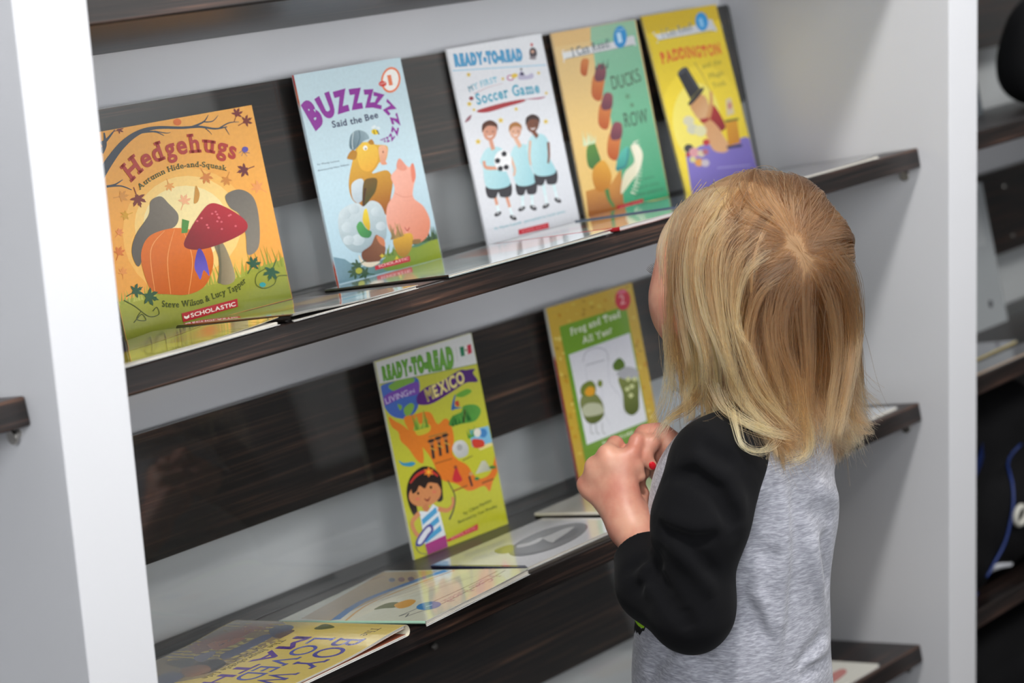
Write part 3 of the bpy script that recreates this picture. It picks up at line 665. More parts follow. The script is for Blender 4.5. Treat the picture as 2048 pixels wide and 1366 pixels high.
# ---- yellow book, the hat on a stage
Mx, W, H = book_matrix('pad')
c = Cover(W, H, [(1284, 32), (1432, 9), (1526, 345), (1372, 390)], (1080, 0, 2.9688))
c.poly([(605, 96), (1046, 28), (1075, 110), (632, 190)], '#d5b528'); c.ell(960, 700, 260, 330, '#f2d638'); c.ell(930, 700, 150, 230, '#f4e36a')
c.poly([(860, 900), (960, 850), (1120, 830), (1240, 790), (1270, 800), (1345, 1050), (900, 1160)], '#8577c4', '#7263b4', (1000, 850), (1080, 1080))
c.blob([(668, 190), (682, 182), (690, 196), (900, 150), (1010, 110), (1030, 130), (1052, 175), (1010, 170), (910, 190), (715, 225), (695, 250), (700, 222)], '#dedfe0', '#cfd0d4', (680, 220), (1020, 140)); c.line([(700, 228), (910, 192), (1040, 172)], 4, '#8a8c7a')
c.text('I Can Read!', [(728, 212), (910, 168)], 50, '#7c8488', 0.01, 0.06); c.ell(962, 122, 37, 52, '#2f95d6', -10); c.text('1', [(956, 152), (980, 146)], 54, '#8cc8ee', 0.02, .05)
c.text('PADDINGTON', [(722, 362), (850, 330), (980, 318), (1084, 300)], 70, '#e0682a', 0.035, 0.045)
for t_, a, b_ in (('and the', (968, 388), (1082, 358)), ('Magic', (1010, 445), (1100, 420)), ('Trick', (1032, 502), (1112, 480))): c.text(t_, [a, b_], 32, '#8a7d2c', 0.004, .03)
# black top hat, wand, red cape over a bare tan bolster, table, flowers (no figure)
c.blob([(945, 690), (1000, 640), (1035, 600), (1100, 700), (1108, 745), (1050, 760)], '#b03030', '#8c2028', (1040, 620), (1080, 750))
c.blob([(975, 720), (1010, 690), (1060, 730), (1100, 790), (1135, 850), (1110, 890), (1040, 880), (1000, 810)], '#d9a06c', '#e0ac7c', (990, 700), (1100, 880))
c.blob([(890, 590), (960, 540), (1000, 580), (1005, 660), (950, 690), (910, 650)], '#c98f58', '#dcae80', (900, 560), (980, 680))
c.line([(1000, 690), (1020, 600), (1018, 520)], [40, 34, 24], '#d09660'); c.line([(1015, 520), (970, 430), (918, 352)], [5, 6, 9], '#a88a3a', smooth=False)
c.blob([(880, 590), (960, 500), (970, 520), (900, 600)], '#2a2a30'); c.poly([(815, 425), (872, 380), (952, 505), (892, 570)], '#34353c', '#232328', (900, 400), (840, 500)); c.line([(868, 395), (935, 500)], 7, '#54555e', smooth=False); c.ell(843, 403, 33, 14, '#45464e', -38)
c.line([(960, 690), (985, 700), (1010, 680)], 14, '#a82a30')
c.poly([(1110, 700), (1180, 685), (1205, 830), (1130, 850)], '#e0a028', '#cc8420', (1120, 700), (1180, 850)); c.line([(1105, 700), (1190, 684)], 14, '#6a6a28', smooth=False); c.poly([(1110, 570), (1140, 556), (1165, 650), (1118, 668)], '#dcc9a0'); c.ell(1135, 605, 14, 22, '#c98a7c')
c.line([(1120, 860), (1215, 845)], 16, '#2e2c44', smooth=False)
for x, y, r, col in ((880, 700, 34, '#d8d2b4'), (905, 750, 36, '#d2cfb6'), (955, 760, 38, '#e2dcae'), (880, 870, 30, '#3a3a3e'), (915, 895, 34, '#dc9ca0'), (960, 900, 24, '#d8c8a8'), (985, 890, 20, '#b46a7a'), (945, 958, 28, '#dd9a4a'), (985, 960, 26, '#c9bcc4'), (905, 940, 20, '#dad08c'), (990, 830, 22, '#c23a3a'), (875, 910, 14, '#b02a3c')): c.ell(x, y, r, r * .9, col)
c.line([(1060, 990), (1270, 968)], 6, '#a79cd8', smooth=False)
upright_book('pad', W, H, Mx, c, lambda u, v: mixc('#ecd233', '#e6c82c', v), 'yellow picture book with a black top hat over a purple floor', UP, 0.004, lambda v: lin('#c9b02c'))

# ---- lime map book
Mx, W, H = book_matrix('mex')
c = Cover(W, H, [(750, 723), (947, 664), (1015, 1057), (832, 1120)], (730, 650, 2.7323))
c.poly([(56, 205), (596, 36), (625, 222), (80, 332)], '#d9dad8'); c.line([(80, 332), (625, 220)], 5, '#8a9a4a', smooth=False)
c.text('READY-TO-READ', [(102, 304), (300, 262), (496, 228)], [66, 80, 100], '#6aa63c', 0.075, outline='#55903a')
c.line([(505, 120), (515, 210)], 3, '#b8bab4', smooth=False)
c.poly([(525, 122), (550, 116), (556, 172), (534, 178)], '#2a7a54'); c.poly([(550, 116), (568, 112), (573, 166), (556, 172)], '#e6e2de'); c.poly([(568, 112), (590, 104), (596, 156), (573, 166)], '#c8324a'); c.ell(562, 140, 6, 7, '#8a8a5a')
c.blob([(88, 340), (200, 310), (290, 300), (300, 400), (285, 480), (230, 525), (160, 515), (115, 470), (95, 400)], '#4f6fc0', '#4668b4', (120, 340), (250, 500))
c.blob([(130, 340), (200, 305), (275, 302), (230, 360), (160, 370)], '#7fae4a'); c.blob([(215, 470), (250, 440), (272, 455), (255, 500), (225, 510)], '#7fae4a'); c.blob([(180, 445), (205, 455), (195, 480)], '#7fae4a')
c.blob([(108, 400), (180, 360), (280, 320), (300, 350), (290, 390), (200, 410), (112, 450)], '#7a4fae')
c.blob([(290, 395), (340, 350), (420, 320), (520, 258), (560, 255), (590, 250), (612, 252), (600, 275), (626, 322), (560, 330), (480, 380), (380, 440), (320, 452), (288, 440)], '#5a2a7c', '#4d2470', (300, 400), (600, 280))
c.text('LIVING', [(118, 444), (180, 418), (242, 396)], 34, '#c9bce0', 0.01); c.text('IN', [(248, 392), (276, 378)], 20, '#c9bce0', 0.01); c.text('MEXICO', [(345, 432), (440, 382), (558, 322)], 68, '#e8d98c', 0.04)
# the land
c.blob([(132, 515), (170, 540), (205, 560), (240, 590), (300, 650), (320, 700), (322, 770), (290, 760), (240, 690), (200, 650), (185, 600), (150, 570)], '#e2802c')
c.blob([(215, 525), (270, 505), (330, 490), (365, 500), (400, 560), (440, 530), (470, 555), (490, 640), (480, 720), (510, 760), (560, 790), (600, 850), (640, 865), (690, 830), (720, 730), (728, 820), (700, 880), (680, 935), (650, 905), (570, 930), (500, 890), (430, 870), (400, 830), (370, 760), (330, 700), (260, 620)], '#e4842c', '#dd742a', (280, 520), (600, 900))
c.blob([(275, 570), (330, 555), (362, 570), (350, 605), (290, 620)], '#cdbf3a'); c.grass(270, 590, 350, 570, 90, 12, ['#8aa83a', '#6a9434', '#9ab848'], 5, 14)
c.line([(352, 632), (452, 606)], 9, '#a8783a', smooth=False); c.line([(385, 778), (478, 752)], 9, '#b0642a', smooth=False); c.line([(535, 765), (590, 740)], 8, '#8c8a3a', smooth=False); c.line([(486, 928), (560, 900)], 8, '#9a5a2a', smooth=False)
for i in range(3):
    x = 368 + i * 38; y = 690 - i * 14
    c.line([(x, y - 20), (x + 10, y + 60)], 20, '#3c3430', smooth=False); c.ell(x - 2, y - 26, 12, 14, '#b8764a'); c.ell(x - 4, y - 38, 20, 9, '#3a322c', -15); c.line([(x - 10, y), (x + 24, y + 16)], 7, '#c9a04a', smooth=False)
c.blob([(480, 700), (500, 660), (540, 655), (566, 690), (560, 735), (510, 748)], '#d6d6d4', '#b8bab8', (500, 660), (540, 740)); c.ell(520, 692, 16, 18, '#a8a8a6')
c.blob([(480, 870), (490, 820), (500, 790), (515, 830), (532, 870), (505, 882)], '#c8323a'); c.ell(496, 800, 9, 10, '#8a4a34')
c.poly([(605, 840), (640, 770), (660, 768), (692, 820)], '#cfd0b8', '#a8a898', (620, 780), (680, 830)); c.line([(570, 850), (585, 905)], 14, '#2f2c34', smooth=False); c.ell(580, 838, 10, 10, '#c89a6a'); c.line([(640, 890), (705, 868)], 8, '#7a4a24', smooth=False); c.ell(612, 865, 14, 9, '#3f7a4a'); c.ell(700, 805, 20, 9, '#4a7a3a')
c.blob([(465, 570), (480, 520), (530, 495), (545, 460), (610, 455), (640, 490), (610, 545), (540, 560)], '#4a8a3a', '#5fa048', (480, 540), (620, 480)); c.grass(480, 570, 600, 530, 70, 10, ['#2f6a30', '#58a044'], 7, 16); c.line([(545, 555), (550, 480)], 9, '#4d3a24', smooth=False)
c.blob([(475, 480), (490, 410), (500, 400), (495, 460), (535, 470), (500, 478)], '#3f6aa8'); c.blob([(495, 440), (515, 430), (520, 460), (505, 462)], '#c2503a'); c.blob([(500, 400), (560, 365), (590, 380), (540, 410)], '#6aa63c')
c.poly([(572, 600), (680, 575), (706, 680), (650, 705), (590, 690)], '#7fb8d8'); c.poly([(620, 690), (708, 665), (712, 682), (630, 712)], '#e4d48c'); c.blob([(590, 650), (650, 655), (652, 690), (600, 695)], '#cc4434'); c.grass(570, 640, 610, 620, 60, 6, ['#3f8a3a', '#5fa048'], 9, 12); c.ell(650, 615, 22, 26, '#4a86c0'); c.ell(618, 612, 20, 24, '#e6e2d4')
c.blob([(188, 755), (215, 770), (260, 765), (278, 775), (255, 790), (215, 785), (200, 775)], '#3f94b8')
# girl with headband and skipping rope
c.blob([(232, 940), (250, 850), (310, 795), (370, 800), (415, 850), (425, 930), (425, 975), (395, 980), (380, 920), (280, 940), (290, 1030), (265, 1045)], '#2e2420')
c.ell(330, 940, 88, 66, '#d08a58', -14); c.ell(335, 925, 74, 70, '#d08a58', -14)
c.blob([(262, 935), (260, 890), (300, 855), (350, 845), (405, 870), (400, 885), (350, 880), (330, 910), (300, 895), (285, 925)], '#2e2420')
c.line([(250, 880), (290, 835), (350, 815), (400, 845)], [10, 16, 16, 12], '#c23a34'); c.star(350, 822, 30, '#e8822e', 6, .55); c.ell(350, 822, 8, 8, '#f0c23a')
for x, y in ((293, 935), (362, 905)): c.ell(x, y, 6, 8, '#241a18')
c.line([(325, 965), (345, 975), (358, 955)], [4, 11, 4], '#7a2a28'); c.ell(290, 965, 12, 9, '#d87a5a'); c.ell(380, 930, 12, 9, '#d87a5a')
c.line([(325, 1000), (345, 1030)], 40, '#c88050', smooth=False)
c.poly([(300, 1030), (345, 1035), (372, 995), (402, 1015), (440, 1165), (330, 1205)], '#dfe6ea')
for k in range(3): c.poly([(312 + k * 10, 1075 + k * 50), (388 + k * 12, 1010 + k * 48), (396 + k * 12, 1040 + k * 48), (318 + k * 8, 1105 + k * 48)], '#4aa0d0')
c.line([(300, 1040), (262, 1090), (285, 1150), (320, 1165)], [30, 26, 24, 20], '#d08a58'); c.line([(400, 1020), (450, 1030), (480, 1000), (478, 960)], [28, 24, 20, 18], '#d08a58')
c.poly([(330, 1205), (440, 1160), (452, 1225), (345, 1262)], '#b03484', '#8c2a70', (380, 1180), (400, 1260))
c.blob([(280, 1205), (290, 1170), (330, 1115), (360, 1100), (376, 1130), (355, 1160), (320, 1205), (295, 1215)], '#4a4a98'); c.blob([(292, 1200), (300, 1172), (335, 1125), (355, 1115), (362, 1132), (345, 1152), (312, 1198)], '#dfe2ea')
c.line([(452, 870), (490, 950), (485, 1020), (460, 1080)], [5, 7, 8, 10], '#3a3a44'); c.line([(280, 1215), (300, 1245), (345, 1258)], 4, '#5a5a5a')
c.text('by Chloe Perkins', [(540, 1058), (690, 990)], 20, '#5a6a2c', 0.005); c.text('illustrated by Tom Woolley', [(508, 1102), (722, 1020)], 18, '#5a6a2c', 0.005)
c.poly([(440, 1188), (612, 1106), (614, 1138), (455, 1196)], '#c4303a'); c.text('SCHOLASTIC', [(470, 1186), (606, 1130)], 15, '#e08a84', 0.015)
upright_book('mex', W, H, Mx, c, lambda u, v: mixc('#bdbd2c', '#c6c64a', v), 'lime green picture book with an orange map and a dark-haired girl', MID, 0.004, lambda v: lin('#c8c8b0'))

# ---- green book with a snowman picture
Mx, W, H = book_matrix('frog')
c = Cover(W, H, [(1093, 615), (1265, 566), (1332, 918), (1163, 984)], (1060, 540, 2.7323))
r_ = random.Random(12)
for i in range(420):
    x, y = r_.uniform(90, 760), r_.uniform(60, 1230)
    u, v = c.uv((x, y)); u /= W; v /= H
    if 0.01 < u < .99 and .01 < v < .99 and (u < .12 or u > .89 or v > .89): c.ell(x, y, r_.uniform(5, 15), r_.uniform(4, 11), r_.choice(['#c8a238', '#b88a28', '#dcc468', '#a8882e', '#ccb04a']), r_.uniform(0, 90))
q = lambda u, v: tuple((np.linalg.inv(c.Hm) @ np.array((u * W, v * H, 1.0)))[:2] / (np.linalg.inv(c.Hm) @ np.array((u * W, v * H, 1.0)))[2])
c.poly([q(.1, .885), q(.88, .885), q(.88, .0), q(.1, .0)], '#6f9a2c', '#6a9030', q(.5, .9), q(.5, 0))
c.poly([(213, 462), (548, 346), (644, 830), (312, 960)], '#d4d3da', '#dcdde2', (380, 420), (460, 900))
c.text('Frog and Toad', [(226, 355), (360, 305), (500, 258)], 40, '#dcdfc8', 0.03, 0.05); c.text('All Year', [(290, 400), (375, 375), (456, 340)], 38, '#dcdfc8', 0.03, 0.05)
c.text('by Arnold Lobel', [(402, 962), (480, 935), (568, 900)], 22, '#dfe4c4', 0.02)
c.ell(510, 164, 42, 58, '#c22236', -4); c.text('2', [(497, 192), (526, 184)], 54, '#e8a4aa', 0.01, .04); c.ell(505, 122, 26, 10, '#d86a80', -14)
# snow column, bushes with scarves (plain stand-ins for the figures)
c.line([(290, 500), (310, 445), (370, 425), (420, 445), (430, 500)], 6, '#a9a8b2'); c.line([(310, 520), (410, 492)], 6, '#a6a6b0', smooth=False); c.line([(305, 520), (320, 620), (390, 640), (400, 760), (440, 850)], 4, '#bcbcc6'); c.line([(430, 500), (440, 620), (500, 700), (520, 800)], 4, '#bcbcc6')
c.blob([(275, 740), (285, 690), (330, 670), (375, 690), (405, 750), (400, 810), (350, 845), (305, 825)], '#7d8450', '#5a6430', (320, 690), (360, 830)); c.blob([(275, 660), (290, 625), (335, 605), (362, 640), (350, 690), (290, 690)], '#6f7c34'); c.blob([(300, 670), (320, 640), (350, 645), (352, 680), (318, 690)], '#d89a2c'); c.blob([(285, 760), (320, 730), (385, 735), (405, 780), (350, 800), (300, 800)], '#b4b69a')
c.ell(385, 622, 14, 20, '#76843a'); 
for x in (330, 360, 395): c.line([(x, 835), (x + 5, 890), (x + 20, 900)], 5, '#8c8c8c')
c.blob([(455, 520), (490, 482), (520, 510), (515, 540), (470, 552)], '#566f2a'); c.blob([(485, 600), (520, 570), (570, 560), (598, 620), (600, 700), (598, 770), (560, 800), (520, 770), (510, 680)], '#7c8448', '#545f2a', (520, 580), (570, 790)); c.blob([(475, 570), (510, 540), (540, 530), (590, 550), (590, 590), (520, 600)], '#a9a9ae')
for x, y in ((540, 600), (560, 640), (535, 655), (575, 600), (555, 690)): c.star(x, y, 16, '#c8cc94', 4, .7)
c.poly([(455, 990), (640, 925), (648, 950), (470, 1020)], '#dfe2cc')
upright_book('frog', W, H, Mx, c, lambda u, v: mixc('#b99a34', '#c4a23c', v), 'green picture book with gold border and snowy scene, behind the child’s hands', MID, 0.005, lambda v: lin('#c9c6bd') if v > .72 else lin('#9e2628'))
# ---------------------------------------------------------------- books lying flat on the shelves
def lying_book(label, shelf, x, s, W, H, ang, T, art=None, base='#cccccc', bulge=None, pages=9, spine_at=0, page_mat=None, back='#d8d8d8', spine_col=None, spine_shade=None, group=None, inner=None):
    a = math.radians(ang); ex = Vector((1, 0, 0)); lx = ex * math.cos(a) + D_ * math.sin(a); ly = -ex * math.sin(a) + D_ * math.cos(a)
    P = on_shelf(x, s, SHELVES[shelf], 0.0003)
    root = tag(empty('flat_book', M=Matrix(((lx.x, ly.x, N_.x, P.x), (lx.y, ly.y, N_.y, P.y), (lx.z, ly.z, N_.z, P.z), (0, 0, 0, 1)))), label, 'book', group)
    kind, hgt, dec = bulge or ('none', 0, 1)
    xs = (lambda x: x) if spine_at == 0 else (lambda x: W - x)
    if kind == 'spine': fB = lambda x: hgt * math.exp(-(xs(x) / dec) ** 2)
    elif kind == 'edge': fB = lambda x: hgt * max(0, 1 - (W - xs(x)) / dec) ** 2
    else: fB = lambda x: 0.0
    art = art or Cover(W, H)
    link('front_cover', art.mesh('front_cover', base, shape=lambda x, y, z: (x, y, T + z + fB(x)), step=.012 if bulge else 0, grid=(28, 8)), M_GLOSS, root)
    bc = Cover(W, H).mesh('back_cover', back, shape=lambda x, y, z: (x, y, .0003 + z), grid=(4, 4)); link('back_cover', bc, M_INK, root)
    h0 = T + fB(0 if spine_at == 0 else W); n = 9; V = []; Fc = []
    for j in range(13):
        for i in range(n):
            t = math.pi * i / (n - 1); o = -math.sin(t) * h0 * (.42 if kind == 'spine' else .18)
            V.append((o if spine_at == 0 else W - o, H * j / 12, h0 / 2 + h0 / 2 * math.cos(t)))
    for j in range(12):
        for i in range(n - 1): q = j * n + i; Fc.append((q, q + 1, q + n + 1, q + n) if spine_at == 0 else (q, q + n, q + n + 1, q + 1))
    me = bpy.data.meshes.new('spine'); me.from_pydata(V, [], Fc); me.update()
    c = spine_col or (base if not callable(base) else '#cfc7b0'); me.attributes.new('ink', 'FLOAT_COLOR', 'POINT').data.foreach_set('color', np.array([lin(c if v[2] > h0 * .55 or not spine_shade else spine_shade) for v in V], np.float32).ravel())  # lower half of the spine can be darkened as painted shadow
    link('spine', me, M_INK, root, True)
    V = []; Fc = []; mi = []; nx = 24; r = random.Random(int(x * 1000) + len(label))
    for k in range(pages):
        t = (k + .5) / pages; up = t >= .5 or kind == 'none' or kind == 'edge' and t > .93
        ya, yb = .0008 + r.uniform(0, .0010), H - .0008 - r.uniform(0, .0012); th = min(.0004, T / pages * .4)
        b = len(V); x0 = .0012; x1 = W - .0012 - r.uniform(0, .001)
        wob = r.uniform(-.4, .4) * T / pages
        for i in range(nx + 1):
            u = x0 + (x1 - x0) * i / nx
            z = .0006 + (T - .0012) * t + (fB(u) * (.45 + .55 * t) if up and kind != 'edge' else fB(u) * .9 * (t > .93)) + wob * math.sin(i * .5 + k)
            z = min(max(z, .0006), T + fB(u) - .0007)
            V += [(u, ya, z - th / 2), (u, yb, z - th / 2), (u, yb, z + th / 2), (u, ya, z + th / 2)]
        for i in range(nx):
            q = b + i * 4
            for e in range(4): Fc.append((q + e, q + 4 + e, q + 4 + (e + 1) % 4, q + (e + 1) % 4)); mi.append(1 if inner and k in (pages // 2 - 1, pages // 2) else 0)
        Fc += [(b, b + 1, b + 2, b + 3), (b + nx * 4 + 3, b + nx * 4 + 2, b + nx * 4 + 1, b + nx * 4)]; mi += [0, 0]
    me = bpy.data.meshes.new('page_block'); me.from_pydata(V, [], Fc); me.update()
    bmx = bmesh.new(); bmx.from_mesh(me); bmesh.ops.recalc_face_normals(bmx, faces=bmx.faces); bmx.to_mesh(me); bmx.free()
    me.polygons.foreach_set('material_index', mi)
    link('page_block', me, [page_mat or M_PAGE, inner or M_PAGE], root)
    return root
GU, GM = 'books lying flat on the upper shelf', 'books lying flat on the middle shelf'
M_BROWN = mat('brown_inside_page', '#8a4a30', .7, noise=.2, scale=60); M_CREAM = mat('cream_pages', '#e6d6b8', .75, noise=.05, scale=300)

# -- upper shelf, left to right
W, H = .184, .19; c = Cover(W, H, [(0, 0), (184, 0), (184, 190), (0, 190)])
c.poly([(0, 0), (184, 0), (184, 80), (0, 110)], '#5a3c5e', '#3a2a40', (0, 0), (184, 60)); c.poly([(0, 105), (184, 76), (184, 190), (0, 190)], '#b8a23a', '#8e8a34', (40, 100), (180, 180))
c.blob([(0, 120), (60, 100), (110, 110), (100, 160), (40, 185), (0, 186)], '#cdb82c'); c.blob([(20, 150), (70, 130), (90, 160), (50, 178)], '#d8c62e'); c.blob([(110, 120), (170, 92), (180, 130), (140, 160)], '#a4682e')
c.blob([(110, 60), (160, 40), (180, 60), (150, 85)], '#7a3a5a'); c.grass(5, 180, 180, 180, 30, 40, ['#d4c432', '#a8a030', '#e0d050', '#8a8a2a'], 2, 4); c.line([(0, 108), (90, 90), (184, 76)], 3, '#c98a3a')
lying_book('yellow and purple book lying flat under the square autumn book', 'upper', .013, -.006, W, H, 0.5, .0036, c, '#a89a3a', ('edge', .0035, .09), 7, group=GU)
W, H = .147, .19; c = Cover(W, H, [(0, 0), (147, 0), (147, 190), (0, 190)])
c.poly([(0, 130), (147, 110), (147, 190), (0, 190)], '#b9b4a6'); c.poly([(0, 60), (147, 40), (147, 112), (0, 132)], '#7a5a4a'); c.blob([(80, 60), (130, 50), (140, 90), (95, 100)], '#c8a03a'); c.poly([(0, 150), (147, 130), (147, 140), (0, 160)], '#4f8f94'); c.blob([(15, 80), (60, 70), (70, 100), (25, 110)], '#a33a2c')
lying_book('worn grey book lying flat with its rounded spine gaping, below the pale blue book', 'upper', .2075, -.012, W, H, -3.5, .0032, c, '#8d8a86', ('spine', .0042, .05), 8, inner=mat('dark_inside', '#3a3430', .8), group=GU, spine_col='#15110f')  # spine painted black for the shadow wedge along its left side
W, H = .240, .19; c = Cover(W, H, [(0, 0), (240, 0), (240, 190), (0, 190)])
c.poly([(0, 150), (240, 150), (240, 190), (0, 190)], '#cfdadb'); c.line([(0, 148), (240, 148)], 3, '#3f8fa8', smooth=False); c.line([(0, 60), (240, 56)], 4, '#63a6b8', smooth=False); c.blob([(150, 40), (225, 30), (230, 130), (160, 140)], '#c9764a'); c.blob([(60, 70), (120, 60), (130, 110), (70, 120)], '#aab6b8'); c.poly([(210, 60), (240, 58), (240, 120), (212, 122)], '#b0472c')
lying_book('teal and white thin book lying flat below the football book', 'upper', .4115, -.004, W, H, -.8, .0030, c, '#b9c4c6', ('edge', .0016, .10), 7, back='#4a8a94', group=GU, spine_col='#16181a')  # black spine stands in for the shadow under the left edge
W, H = .130, .185; c = Cover(W, H, [(0, 0), (130, 0), (130, 185), (0, 185)])
c.poly([(0, 100), (130, 100), (130, 185), (0, 185)], '#cfd0c0'); c.blob([(15, 40), (60, 30), (70, 80), (20, 85)], '#aa2f2c'); c.line([(0, 98), (130, 98)], 4, '#7a7a3a', smooth=False); c.blob([(80, 50), (120, 45), (120, 85), (85, 90)], '#3f5a3a')
lying_book('beige book lying flat with a red spine corner, beside the child’s hair', 'upper', .661, -.010, W, H, 0, .0044, c, '#b9b58c', None, 8, spine_col='#b0202a', back='#b0202a', page_mat=mat('bright_pages', '#f2f1ee', .6, noise=.03, scale=300), group=GU)
W, H = .122, .185
lying_book('slate blue book with thick cream pages lying just right of the child’s head', 'upper', .802, -.003, W, H, 0, .0060, None, '#56667c', None, 10, page_mat=M_CREAM, group=GU, spine_col='#44546a')
W, H = .205, .19; c = Cover(W, H, [(0, 0), (205, 0), (205, 190), (0, 190)]); c.blob([(30, 40), (120, 30), (170, 90), (60, 150)], '#3d4854'); c.line([(10, 180), (195, 180)], 3, '#7f8c94', smooth=False)
lying_book('dark navy glossy book lying flat at the right end of the upper shelf', 'upper', .958, -.002, W, H, 0, .0030, c, '#2a3038', ('edge', .0020, .14), 6, group=GU, back='#1e2228')

# -- middle shelf, left to right
W, H = .24, .25; c = Cover(W, H, [(812.9, 1261.3), (439.4, 1436.5), (100.6, 1409.9), (473.1, 1250.7)], (300, 1200, 3.657))
c.poly([(640, 186), (990, 192), (1060, 260), (560, 480), (400, 560), (-800, 800), (-720, 760)], '#8d7a5c', '#a08a62', (640, 200), (300, 560))
c.poly([(640, 186), (900, 190), (60, 420), (-300, 700), (-700, 760)], '#6f6a58', '#7d6a54', (640, 190), (0, 600))
for p_, k in (([(300, 340), (560, 270), (700, 240), (760, 262), (420, 370), (330, 390)], '#9a5a48'), ([(680, 230), (820, 210), (900, 225), (760, 262)], '#a4604e'), ([(430, 330), (620, 300), (700, 300), (500, 370)], '#b5745c'),
              ([(520, 400), (700, 330), (840, 280), (900, 290), (760, 350), (560, 430)], '#565e80'), ([(880, 250), (1000, 220), (1060, 240), (930, 300)], '#4c5670'), ([(330, 460), (480, 430), (548, 450), (540, 480), (430, 530), (360, 510)], '#33333c'),
              ([(110, 460), (250, 430), (330, 440), (250, 560), (180, 560), (230, 500)], '#3c3f46'), ([(230, 500), (400, 470), (440, 520), (280, 560)], '#a07050'), ([(60, 560), (160, 520), (240, 560), (80, 640)], '#5a6488'), ([(920, 280), (1040, 255), (1060, 262), (960, 300)], '#5f4030'),
              ([(1210, 245), (1290, 215), (1360, 238), (1260, 252)], '#5d6238'), ([(320, 420), (440, 380), (480, 390), (380, 450)], '#8a8aa0')): c.blob(p_, k, n=4)
BLU = '#4a4792'; PRP = '#54308a'
for t_, x0, x1, y, h, col_, bo in (('The', .010, .030, .216, .012, '#6e6148', 0), ('BOY', .036, .112, .196, .036, BLU, .004), ('WHO', .122, .205, .196, .033, BLU, .004), ('LOVED', .036, .150, .161, .029, '#4d55a0', .004), ('MATH', .036, .165, .133, .0225, PRP, .02),
                                    ('The Improbable Life', .045, .150, .1185, .009, '#3d3522', 0), ('of Paul Erdos', .062, .140, .105, .009, '#3d3522', 0)):
    c.text(t_, [(x0, y), (x1, y)], h, col_, bo, 0 if t_ == 'MATH' else .05, flat=True)
lying_book('yellow book lying flat at the left end of the middle shelf, blue letters upside down', 'middle', .288, .222, W, H, 183.3, .0052, c, '#cdb765', ('spine', .0062, .055), 10, inner=M_BROWN, group=GM, spine_col='#e4dcc4')
W, H = .170, .202; c = Cover(W, H, [(1059.5, 1141.9), (852.5, 1245.7), (558.9, 1245), (771.6, 1147.1)], (290, 1000, 2.2022))
c.poly([(1040, 330), (1350, 322), (1220, 350), (820, 540), (690, 530)], '#c2a878', '#b8a27c', (1100, 340), (760, 520)); c.poly([(1290, 325), (1440, 322), (1080, 460), (900, 548), (820, 540)], '#d8d4bc')
c.line([(1330, 322), (1180, 370), (960, 455), (840, 536)], 34, '#2473b4'); c.line([(1365, 322), (1210, 375), (990, 465), (885, 540)], 9, '#c8964a')
c.text('This is the greatest book', [(1060, 345), (930, 375)], 12, '#c0645a', 0); 
for i in range(3): c.ell(1090 + i * 42, 362 - i * 2, 14, 9, ('#6a6a74', '#8a4a3a', '#6a3a44')[i])
c.line([(1150, 385), (1000, 440), (880, 490)], [4, 4, 4], '#b58c5a'); 
r_ = random.Random(5)
for i in range(11):
    x0 = 1480 - i * 20; c.line([(x0 - 20 + r_.uniform(-10, 10), 345 + i * 1.5), (x0 - 290 + r_.uniform(-40, 20), 430 + i * 3)], 3.2, '#b9b6a6', smooth=False)
c.blob([(1010, 490), (1060, 465), (1110, 458), (1140, 470), (1100, 482), (1050, 486)], '#6b7040'); c.blob([(1100, 470), (1160, 447), (1195, 452), (1170, 475), (1125, 486)], '#d29a3a')
c.line([(1555, 325), (1450, 375), (1330, 430), (1180, 495), (1120, 520)], 4, '#6a6a70'); c.line([(1590, 322), (1480, 380), (1300, 470), (1200, 505), (1150, 522)], 4, '#6a6a70'); c.line([(1120, 520), (1165, 508), (1150, 524)], 5, '#5a5a60', smooth=False)
c.ell(1252, 474, 55, 17, '#2f80bc', -8); c.line([(1240, 478), (1268, 470)], 6, '#cfe4f0', smooth=False)
c.text('I Can Read!', [(1525, 345), (1300, 458)], 50, '#b9a0a4', 0.0, .05)
c.blob([(800, 415), (840, 405), (870, 408), (840, 425)], '#4a86b0'); c.line([(820, 400), (835, 425)], 7, '#4a86b0', smooth=False); c.text('ages 4-8', [(720, 462), (620, 505)], 22, '#8a8e84', .01)
lying_book('cream book lying flat on the middle shelf, printed with a blue curve and blue dot', 'middle', .478, .196, W, H, 186.5, .0056, c, '#cfd0bc', ('edge', .0012, .10), 8, group=GM, spine_at=1, spine_col='#9fc4ac', spine_shade='#0c0d0c')  # pale green spine, its lower half blackened as the shadow beneath the book
W, H = .186, .147; c = Cover(W, H, [(862.1, 1131.6), (1084.4, 1037.8), (1276.6, 1036.8), (1055.4, 1135.1)], (780, 1000, 3.7315))
c.ell(1180, 300, 310, 78, '#77777a', -19, '#8f8f92', (950, 380), (1450, 220)); c.ell(1190, 296, 270, 62, '#8a8a8d', -19); c.ell(1230, 280, 180, 44, '#7a7a7d', -19)
c.blob([(950, 340), (1040, 320), (1120, 285), (1140, 292), (1080, 330), (960, 360)], '#c9c9ca'); c.blob([(1140, 290), (1200, 262), (1290, 222), (1370, 205), (1340, 235), (1240, 300), (1210, 320)], '#bdbdbe'); c.line([(1230, 318), (1320, 290), (1390, 250)], 5, '#4a4a4e'); c.blob([(780, 380), (880, 340), (940, 350), (900, 395), (820, 405)], '#97976a')
c.line([(640, 380), (780, 330), (850, 300)], 4, '#b0b0aa'); c.poly([(310, 486), (1010, 492), (1026, 502), (300, 498)], '#181c34'); 
lying_book('white book lying flat showing a grey oval picture, its navy spine facing the cream book', 'middle', .515, .012, W, H, 1, .0032, c, '#d6d6da', None, 7, group=GM, spine_col='#141a3a')
